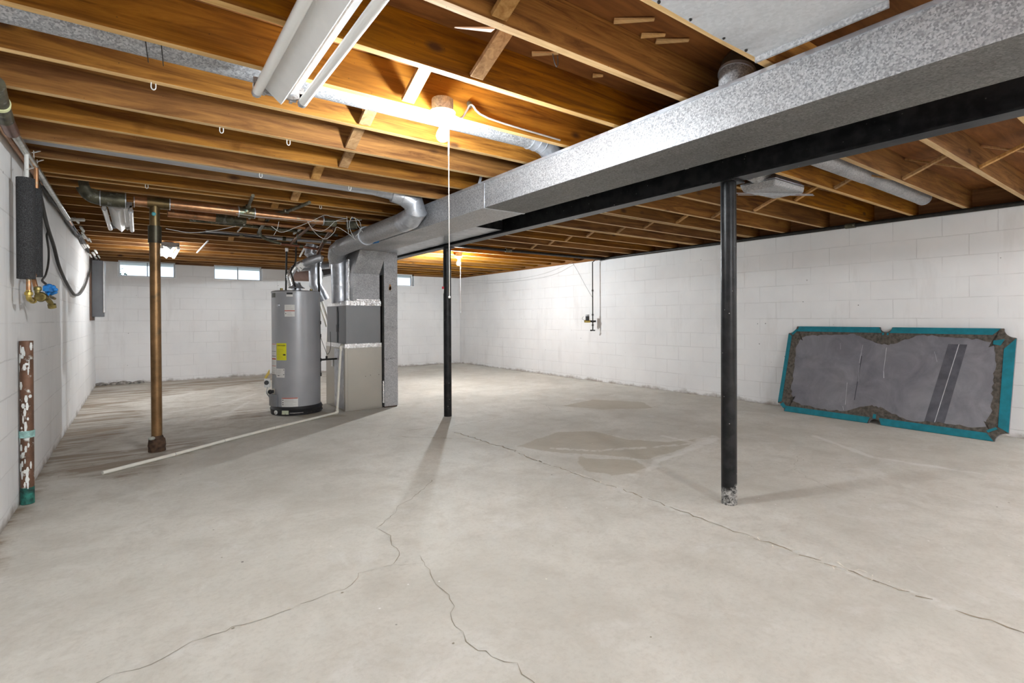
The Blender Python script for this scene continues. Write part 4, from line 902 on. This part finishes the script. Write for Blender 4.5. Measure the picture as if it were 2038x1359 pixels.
fixture(1.7, -1.95, -.75, 'added fill light, unseen two tube fluorescent fixture behind the viewpoint on the left side', TUBEL)  # this and the next two: unseen fixtures added as fill light
fixture(3.6, -2.4, -1.2, 'added fill light, unseen two tube fluorescent fixture behind the viewpoint on the right side', TUBER)
fixture(5.2, .2-1.9, .2-.7, 'added fill light, unseen two tube fluorescent fixture behind the viewpoint by the right wall', TUBER)

# ------------------------------------------------------------------ bare bulbs
def lampholder(x, y, label, chain, seg=20, glass=None):
    root = thing('pull_chain_light', label, 'light', (x, y, 2.07), 'bare bulb pull chain lights')
    MB().lathe((x, y, 2.078), [(0,.06),(.050,.06),(.052,.056),(.052,.0),(0,0)], 8 if seg < 12 else 28).build('ceiling_box', GALVD, root)
    MB().lathe((x, y, 2.040), [(.0,.040),(.058,.040),(.062,.036),(.058,.030),(.034,.022),(.026,.004),(.024,0),(0,0)], 32).build('porcelain_base', WHITE, root)
    MB().lathe((x, y, 2.003), [(0,.038),(.0145,.038),(.0145,.004),(.012,0),(0,0)], 20).build('bulb_screw', GALVS, root)
    b = MB(); b.lathe((x, y, 1.935), [(0,0),(.012,.0018),(.022,.008),(.029,.020),(.030,.030),(.027,.044),(.020,.058),(.0145,.070)], 16); b.build('bulb', glass or BULB, root)
    mb = MB(); mb.tube([(x+.028, y, 2.045), (x+.034, y, 2.03), (x+.033, y, 1.95), (x+.033, y, chain)], .0022, 6); mb.sphere((x+.033, y, chain), .006, 8); mb.build('pull_cord', CREAM, root)
    return root
r_ = lampholder(1.190, 2.205, 'bare lit bulb with long white pull cord, nearest to the camera', 1.19)
r_ = lampholder(4.163, 7.20, 'bare lit bulb with pull cord near the far right corner', 1.19, glass=BULB2)
lampholder(1.0, -3.0, 'added fill bulb with pull cord, unseen behind the viewpoint', 1.4, glass=BULB2)  # extra bulb added out of view to brighten the room
a = Vector((1.25, 2.24, 2.10)); mb = MB(); mb.tube([a, (1.30, 2.25, 2.09), (1.335, 2.262, 2.105), (1.37, 2.272, 2.155), (1.40, 2.275, 2.185), (1.5, 2.275, 2.14), (2.0, 2.277, 2.125)], .0055, 8, smooth=4)
tag(mb.build('lamp_cable', simple('grey_cable', (.35,.33,.31), .6)), 'grey cable running from the nearest bulb box along the joist', 'cable')
mb = MB(); mb.sphere((1.385, 2.277, 2.185), .016, 10, (1,.4,1.2)); tag(mb.build('cable_staple', DARKP), 'dark knot-like staple holding the bulb cable on the joist', 'staple')

# ------------------------------------------------------------------ right wall gas line and regulator
root = thing('gas_line', 'black iron gas pipe running along the top of the right wall', 'pipe', (6.33, 2, 2.08))
MB().tube([(6.335, -3.5, 2.088), (6.335, 2.45, 2.085)], .021, 14).build('pipe', IRON, root)
MB().tube([(6.335, 2.45, 2.085), (6.335, 6.12, 2.080)], .021, 14).build('pipe', IRON, root)
MB().tube([(6.335, 2.36, 2.085), (6.335, 2.46, 2.085)], .028, 14).build('coupling', DARKP, root)
MB().tube([(6.335, 6.10, 2.08), (6.335, 6.20, 2.08)], .028, 14).build('elbow', IRON, root)
MB().tube([(2.95, 6.16, 2.082), (6.335, 6.17, 2.080)], .022, 14).build('cross_run', IRON, root)
MB().tube([(4.35, 6.16, 2.082), (4.45, 6.16, 2.082)], .029, 14).build('coupling', DARKP, root)
GX, GY = 6.245, 6.29
root = thing('gas_regulator_drop', 'thin black pipe with brass gas regulator hanging before the right wall', 'gas regulator', (GX, GY, .9))
MB().tube([(GX, GY-.1, 2.08), (GX, GY, 2.03), (GX, GY, 1.03), (GX, GY, .87)], .0095, 10).build('drop_pipe', IRON, root)
for z in (1.55, 1.14, 1.02, .965):
    MB().tube([(GX, GY, z-.016), (GX, GY, z+.016)], .0155, 10).build('coupling', IRON, root)
ld = Vector((-.72, .69, 0)) * .9                                   # toward the left in view
c = Vector((GX, GY, 1.03))
MB().tube([c-Vector(ld)*.06, c+Vector(ld)*.16], .016, 12).build('valve_body', IRON, root)
mb = MB(); m_ = c+Vector(ld)*.10; mb.tube([m_-Vector(ld)*.055, m_+Vector(ld)*.055], .024, 14); mb.build('brass_regulator', BRASS, root)
mb = MB(); mb.cyl(m_+Vector((0,0,.015)), m_+Vector((0,0,.085)), .032, 20); mb.build('regulator_can', BLKPL, root)
mb = MB(); mb.cyl(m_+Vector((0,0,.085)), m_+Vector((0,0,.115)), .032, 20); mb.build('grey_lid', simple('grey_lid', (.45,.45,.46), .5), root)
mb = MB(); q = c+Vector(ld)*.17; mb.tube([q+Vector((0,0,.02)), q+Vector(ld)*.03+Vector((0,0,.05)), q+Vector((0,0,.08))], .0025, 6, smooth=4); mb.build('wire_loop', IRON, root)
mb = MB(); q = Vector((GX, GY, .875)); mb.tube([q+Vector(ld)*.035, q-Vector(ld)*.045], .010, 10); mb.sphere(q+Vector(ld)*.035, .014, 8); mb.build('drip_tee', IRON, root)
mb = MB(); mb.tube([at(1139,522,x=6.34), at(1150,540,x=6.3), at(1165,568,x=6.26), at(1179,592,x=GX-.01)], .0022, 6, smooth=4); tag(mb.build('control_wire', IRON), 'thin wire slanting down to the hanging gas pipe on the right wall', 'wire')
for (w, lb) in (([(1140,522),(1080,545),(1020,556),(960,559),(925,557)], 'upper thin wire sagging along the top of the right wall'), ([(1143,526),(1100,547),(1040,558),(980,563),(920,561)], 'lower thin wire sagging along the top of the right wall')):
    mb = MB(); mb.tube([at(u, v, x=XR-.012) for u, v in w], .0018, 6, smooth=6); tag(mb.build('slack_wire', TXT), lb, 'wire', 'slack wires on the right wall')

# ------------------------------------------------------------------ leaning pool table bed
A0, A1 = Vector((6.045, 3.075, .002)), Vector((5.995, 1.085, .002))           # floor edge, far -> near
T0, T1 = Vector((6.345, 3.035, .975)), Vector((6.345, 1.065, .985))
LB = (A1-A0).length; HB = (T0-A0).length
eu = (A1-A0).normalized(); ev = (T0-A0); ev = (ev-eu*ev.dot(eu)).normalized(); en = eu.cross(ev).normalized()
if en.x > 0: en = -en
def bed(a, b, d): return A0 + eu*a + ev*b + en*d
def arc(cx, cy, r, a0, a1, n=6): return [(cx+r*math.cos(a0+(a1-a0)*k/n), cy+r*math.sin(a0+(a1-a0)*k/n)) for k in range(n+1)]
def bed_outline(i, rc, rm):                                     # inset, corner notch radius, side notch radius
    L, Hh = LB, HB; o = []
    o += arc(-.015, -.015, rc+.015+i*1.2, 0.15, PI/2-.15)[::-1]
    o = arc(0, 0, rc, PI/2, 0) if i == 0 else arc(0, 0, rc+i*1.1, PI/2-math.asin(min(1,i/(rc+i*1.1))), math.asin(min(1,i/(rc+i*1.1))))
    s_ = math.asin(min(1, i/(rm+i))) if i else 0
    o += [( L/2+(rm+i)*math.cos(t), (rm+i)*math.sin(t)) for t in [PI-s_-(PI-2*s_)*k/8 for k in range(9)]]
    R = rc+i*1.1; sc_ = math.asin(min(1, i/R)) if i else 0
    o += [(L+R*math.cos(t), R*math.sin(t)) for t in [PI-sc_-(PI/2-2*sc_)*k/6 for k in range(7)]]
    o += [(L+R*math.cos(t), Hh+R*math.sin(t)) for t in [-PI/2-sc_-(PI/2-2*sc_)*k/6 for k in range(7)]]
    o += [(L/2+(rm+i)*math.cos(t), Hh+(rm+i)*math.sin(t)) for t in [-s_-(PI-2*s_)*k/8 for k in range(9)]]
    o += [(R*math.cos(t), Hh+R*math.sin(t)) for t in [-sc_-(PI/2-2*sc_)*k/6 for k in range(7)]]
    return o
root = thing('pool_table_bed', 'grey slate pool table bed with teal felt edges leaning on the right wall', 'pool table bed', tuple((A0+A1)/2))
o0 = bed_outline(0, .085, .052)
mb = MB(); mb.prism(o0, bed, -.022, 0); mb.build('slate', SLATE, root, smooth=False)
def ring(name, oa, ob, mat, d0, d1):
    mb = MB(); n = len(oa)
    for i in range(n):
        j = (i+1) % n; mb.hexa([bed(*oa[i], d0), bed(*oa[j], d0), bed(*ob[j], d0), bed(*ob[i], d0)], [bed(*oa[i], d1), bed(*oa[j], d1), bed(*ob[j], d1), bed(*ob[i], d1)])
    return mb.build(name, mat, root, smooth=False)
# glue residue: ragged inner edge, thick at the pockets and corners
def densify(o, m_=5):
    out = []
    for i in range(len(o)):
        a, b = Vector((*o[i],0)), Vector((*o[(i+1)%len(o)],0)); n = max(1, int((b-a).length/.03))
        out += [tuple(a.lerp(b, k/n)[:2]) for k in range(n)]
    return out
oi = densify(bed_outline(.0, .085, .052)); inner = []
cx_, cy_ = LB/2, HB/2
for (a, b) in oi:
    corner = min(math.hypot(a-x, b-y) for x in (0, LB) for y in (0, HB)); side = min(math.hypot(a-LB/2, b), math.hypot(a-LB/2, b-HB))
    w = (.115 if a < .1 or a > LB-.1 else .092) + .09*max(0, 1-corner/.26) + .10*max(0, 1-side/.28) + random.uniform(-.008, .010) + .012*math.sin(a*9+b*5)
    na = (1 if a < w+.02 else -1 if a > LB-w-.02 else 0); nb = (1 if b < HB/2 else -1)
    x = min(max(a, w), LB-w); y = min(max(b, w), HB-w); inner.append((x, y))
mb = MB(); n = len(oi)
for i in range(n):
    j = (i+1) % n; mb.poly([bed(*oi[i], .0018), bed(*oi[j], .0018), bed(*inner[j], .0018), bed(*inner[i], .0018)])
mb.build('glue_residue', GLUE, root, smooth=False)
w = .062
def strip(name, P): 
    mb = MB(); mb.prism(P, bed, .0022, .0060); o = mb.build(name, FELT, root, smooth=False); return o
strip('felt_strip', [(.115, HB), (LB/2-.062, HB), (LB/2-.035, HB-w), (.085, HB-w)])
strip('felt_strip', [(LB/2+.062, HB), (LB-.105, HB), (LB-.16, HB-w), (LB/2+.035, HB-w)])
strip('felt_strip', [(.09, 0), (LB/2-.062, 0), (LB/2-.045, w*1.0), (.10, w)])
strip('felt_strip', [(LB/2+.062, 0), (LB-.09, 0), (LB-.14, w*1.05), (LB/2+.035, w*1.1)])
strip('felt_strip', [(0, .09), (0, HB-.09), (.042, HB-.12), (.042, .11)])
strip('felt_strip', [(LB, .09), (LB, HB-.09), (LB-.075, HB-.19), (LB-.07, .13)])
strip('felt_scrap', [(LB-.15, HB-.115), (LB-.075, HB-.10), (LB-.10, HB-.16), (LB-.15, HB-.15)])
strip('felt_scrap', [(LB/2-.030, HB-.06), (LB/2-.012, HB-.06), (LB/2-.014, HB-.085), (LB/2-.028, HB-.085)])
strip('felt_scrap', [(LB/2+.012, HB-.06), (LB/2+.030, HB-.06), (LB/2+.028, HB-.085), (LB/2+.014, HB-.085)])
strip('felt_scrap', [(LB/2-.02, .055), (LB/2+.01, .055), (LB/2+.008, .10), (LB/2-.018, .10)])
strip('felt_scrap', [(LB-.13, .07), (LB-.07, .11), (LB-.085, .125), (LB-.145, .085)])
strip('felt_scrap', [(.03, .07), (.075, .03), (.11, .05), (.06, .10)]); strip('felt_scrap', [(.03, HB-.09), (.085, HB-.03), (.10, HB-.05), (.05, HB-.11)])
SCR = simple('pale_scratch', (.50,.50,.52), .6, var=.2); SCRD = simple('dark_seam', (.05,.05,.06), .6)
mb = MB()
for (a0, b0, a1, b1, w_) in ((.80,.82,.79,.62,.0016),(.795,.60,.80,.42,.001),(1.02,.80,1.02,.55,.0018),(1.02,.55,1.03,.48,.003),(.58,.83,.59,.76,.001),(.70,.40,.71,.16,.0015),(.69,.14,.70,.10,.0015),(1.60,.86,1.48,.10,.0028),(1.42,.78,1.45,.68,.001)):
    mb.poly([bed(a0-w_,b0,.0012), bed(a0+w_,b0,.0012), bed(a1+w_,b1,.0012), bed(a1-w_,b1,.0012)])
mb.build('scratch', SCR, root, smooth=False)
mb = MB()
mb.poly([bed(.801,.70,.001), bed(.809,.70,.001), bed(.794,.22,.001), bed(.786,.22,.001)])
mb.build('dark_seam', SCRD, root, smooth=False); mb = MB()
mb.poly([bed(1.52,.86,.0008), bed(1.66,.86,.0008), bed(1.55,.09,.0008), bed(1.40,.09,.0008)])
mb.build('dark_band', simple('dark_stained_band', (.075,.075,.09), .5, var=.25, scale=10), root, smooth=False)

# ------------------------------------------------------------------ left wall plumbing
root = thing('insulated_pipe', 'thick black foam covered pipe on the left wall, the larger nearest one', 'pipe', (-.505, 3.93, 1.3))
MB().tube([(-.505, 3.93, 1.318), (-.505, 3.93, 1.880)], .040, 32).build('foam_sleeve', FOAM, root)
MB().tube([(-.500, 3.93, 1.880), (-.50, 3.93, 2.02)], .010, 12).build('pipe_top', OFFW, root)
MB().tube([(-.495, 3.93, 1.236), (-.495, 3.93, 1.33)], .0115, 14).build('copper_stub', COPPER, root)
root = thing('insulated_pipe', 'black foam covered pipe on the left wall, the smaller one behind', 'pipe', (-.505, 4.27, 1.35))
MB().tube([(-.505, 4.27, 1.352), (-.505, 4.27, 1.890)], .033, 32).build('foam_sleeve', FOAM, root)
MB().tube([(-.50, 4.27, 1.88), (-.50, 4.27, 2.04)], .012, 12).build('pipe_top', COPPER, root)
MB().tube([(-.485, 4.12, 1.27), (-.50, 4.14, 1.335), (-.505, 4.22, 1.36)], .0115, 14, smooth=3).build('copper_stub', COPPER, root)
root = thing('hose_valve', 'brass hose valve with bright blue handle at the foot of the black insulated pipes', 'valve', (-.47, 4.1, 1.25))
e0 = Vector((-.495, 3.93, 1.245)); e1 = Vector((-.48, 4.12, 1.275))
def bv(u, v, x=-.47): return at(u, v, x=x)
mb = MB(); mb.lathe(e0-Vector((0,0,.02)), [(.014,0),(.019,.004),(.019,.018),(.014,.022),(.0125,.03)], 16); mb.tube([e0-Vector((0,0,.01)), e0-Vector((0,-.004,.035)), e0+Vector((.004,.03,-.045)), e0+Vector((.008,.08,-.045))], .013, 14, smooth=4)
mb.lathe(e0+Vector((.008,.06,-.045)), [(.0135,0),(.018,.004),(.018,.02),(.013,.024)], 16, axis=(0,1,0)); mb.build('brass_elbow', BRASS, root)
mb = MB(); mb.lathe(e1-Vector((0,0,.015)), [(.014,0),(.019,.004),(.019,.02),(.013,.026)], 16); mb.tube([e1, e1-Vector((0,0,.03)), e1+Vector((.01,.03,-.045))], .014, 12, smooth=3); mb.build('chrome_elbow', BRASSD, root)
vb = e1+Vector((.015,.015,-.050)); fwd = Vector((.10,.99,0)).normalized()
mb = MB(); mb.lathe(vb-fwd*.03, [(0,.006),(.016,.0),(.026,.003),(.030,.012),(.028,.024),(.018,.04),(.013,.09),(.017,.10),(.017,.13),(0,.132)], 22, axis=fwd)
mb.tube([vb+fwd*.08, vb+fwd*.12-Vector((-.01,0,.02)), vb+fwd*.15-Vector((-.015,0,.045))], .014, 12, smooth=3)
mb.lathe(vb+fwd*.15-Vector((-.015,0,.040)), [(.0,.0),(.021,.0),(.021,-.022),(.0,-.022)], 16, axis=(-.1,-.4,1))
mb.tube([vb+fwd*.06, vb+fwd*.12+Vector((0,0,.015)), vb+fwd*.24+Vector((.01,0,.0))], .010, 10, smooth=3); mb.build('valve_body', BRASSD, root)
mb = MB(); hc = vb+fwd*.15+Vector((.01,0,.052)); ax = Vector((.15,.35,.9)).normalized()
for k in range(8):
    a_ = 2*PI*k/8; mb.sphere(hc+Vector((math.cos(a_)*.020, math.sin(a_)*.052, -math.sin(a_)*.02)), .017, 10, (1,1.3,.8))
mb.tube([vb+fwd*.09, hc], .009, 10); mb.sphere(hc, .018, 10); mb.bar(hc-fwd*.10-Vector((0,0,.0)), hc-fwd*.02, .03, .03); mb.build('blue_handle', BLUE, root)
root = thing('water_main_pipe', 'greyish water pipe running along the top of the left wall', 'pipe', (-.49, 5, 2.04))
mp = [(-.47, 2.95, 2.055), (-.49, 3.18, 2.045), (-.50, 3.35, 2.03)]
MB().tube(mp, .034, 22, smooth=3).build('elbow_pipe', DARKP, root)
MB().tube([(-.487, 3.16, 2.046), (-.492, 3.19, 2.044)], .037, 22).build('yellow_ring', simple('pale_yellow_ring', (.72,.74,.42), .5), root)
MB().tube([(-.497, 3.33, 2.033), (-.505, 3.55, 2.025)], .030, 20).build('rusty_fitting', metal_age('rusty_fitting', (.14,.07,.05), (.26,.15,.12)), root)
MB().tube([(-.50, 3.5, 2.028), (-.525, 6.4, 2.04)], .019, 18).build('pipe', metal_age('shiny_grey_pipe', (.30,.30,.27), (.62,.61,.57), (.2,.18,.14), .5, .25, .8, 20), root)
MB().tube([(-.545, 3.2, 2.05), (-.548, 6.9, 2.055)], .016, 16).build('copper_line', COPPER, root)
MB().tube([(-.50, 6.4, 2.04), (-.47, 6.46, 2.05), (-.42, 6.5, 2.06)], .017, 14).build('elbow', OFFW, root)
root = thing('conduit_bundle', 'tangled dark cables and clamps along the top of the left wall', 'cables', (-.54, 7, 2.05)); tag(root, kind='stuff')
mb = MB()
for k in range(9):
    y = 4.5+random.uniform(0,.4); pts = []
    while y < 9.4:
        pts.append((random.uniform(-.562,-.54), y, random.uniform(2.02,2.095))); y += random.uniform(.35,.8)
    mb.tube(pts, random.uniform(.005,.011), 7, smooth=4)
mb.build('cables', CABLE, root)
mb = MB()
for k in range(16):
    y = 6.5+k*.26; a_ = Vector((random.uniform(-.55,-.46), y, random.uniform(1.99,2.07))); mb.tube([a_, a_+Vector((.02,.1,-.03)), a_+Vector((.0,.2,.02))], random.uniform(.007,.013), 8, smooth=3)
mb.build('clamps', OFFW, root)
for (u, v, lb) in ((67, 300, 'small white zip tie tail on the left wall pipe, upper one'), (74, 318, 'white zip tie knot on the left wall pipe above the black sleeves'), (51, 334, 'white zip tie hanging beside the top of the larger black sleeve')):
    c = at(u, v, x=-.50) if v < 330 else Vector((-.50, 3.93, 1.94)); mb = MB(); mb.bar(c-Vector((0,.03,.02)), c+Vector((.02,.05,.015)), .012, .003); mb.bar(c, c-Vector((-.002,.0,.06)), .012, .003); tag(mb.build('zip_tie', OFFW), lb, 'zip tie', 'zip ties on the left pipes')
mb = MB(); mb.tube([(-.55,4.75,2.04),(-.55,4.92,1.93),(-.553,5.23,1.80),(-.553,5.6,1.69),(-.553,5.92,1.56),(-.553,6.46,1.45),(-.553,7.05,1.375),(-.55,7.35,1.362),(-.55,7.9,1.40),(-.55,8.6,1.53),(-.55,9.2,1.72),(-.55,9.5,1.80),(-.55,9.75,2.0)], .013, 10, smooth=5)
tag(mb.build('service_cable', CABLE), 'thick black cable drooping in a V along the left wall', 'cable')
mb = MB(); mb.tube([(-.552,4.8,2.03),(-.552,5.0,1.87),(-.553,5.25,1.775),(-.553,5.2,1.72),(-.553,5.30,1.62),(-.553,5.27,1.52),(-.55,5.1,1.42),(-.53,4.75,1.36),(-.47,4.36,1.315)], .007, 8, smooth=5)
tag(mb.build('ground_cable', CABLE), 'thin black ground cable hanging from the left wall down to the blue valve', 'cable')
root = thing('electrical_panel', 'dark grey electrical panel at the far end of the left wall', 'electrical panel', (XL, 10.1, 1.1))
mb = MB(); mb.box((XL+.004, 9.72, 1.08), (XL+.018, 10.5, HW-.01)); mb.build('backing_board', PLY2, root)
mb = MB(); mb.box((XL+.018, 9.9, 1.135), (XL+.150, 10.28, 1.98)); mb.build('cabinet', PANELG, root, bevel=.004)
mb = MB(); mb.box((XL+.150, 9.89, 1.20), (XL+.168, 10.29, 1.97)); mb.build('door', simple('panel_door_light', (.55,.56,.57), .35), root, bevel=.003)
for k in range(3): MB().tube([(XL+.05+.03*k, 9.98+.1*k, 1.97), (XL+.04+.02*k, 9.9+.1*k, HW-.005)], .010, 8).build('feed_cable', CABLE, root)
root = thing('pipe_stub', 'paint splashed copper pipe with teal corrosion standing against the left wall', 'pipe', (-.537, 4.17, 0))
MB().tube([(-.537, 4.165, 0), (-.537, 4.165, .965)], .0315, 24).build('pipe', STUBM, root)
MB().tube([(-.537, 4.165, .395), (-.537, 4.165, .435)], .036, 24).build('clamp_band', simple('pale_teal_band', (.32,.55,.52), .5, var=.3, scale=40), root)
MB().tube([(-.537, 4.165, .002), (-.537, 4.165, .10)], .0325, 24).build('corroded_foot', TEALP, root)
mb = MB()
for k in range(46):
    z = random.uniform(.12, .94); a_ = random.gauss(-1.75, .5); p = Vector((-.537+math.cos(a_)*.0322, 4.165+math.sin(a_)*.0322, z)); t_ = Vector((-math.sin(a_), math.cos(a_), 0)); w_ = random.uniform(.003,.011); h_ = random.uniform(.006,.035)
    n_ = Vector((math.cos(a_), math.sin(a_), 0))*.0012
    mb.poly([p+n_+t_*w_*math.cos(q*PI/3)*random.uniform(.7,1.2)+Vector((0,0,h_*math.sin(q*PI/3))) for q in range(6)])
tag(mb.build('paint_splashes', simple('white_paint_splash', (.75,.77,.75), .5), root, smooth=False), kind='stuff')
mb = MB()
for k in range(34):
    x = XL+.02+random.uniform(0,.62); s_ = random.uniform(.02,.055); mb.sphere((x, YB-.03-random.uniform(0,.06), s_*.35), s_, 7, (1.5,1.0,random.uniform(.5,.8)))
tag(mb.build('crumbled_mortar', RUBBLE), 'crumbled grey mortar piled at the foot of the back left corner', 'rubble', kind='stuff')
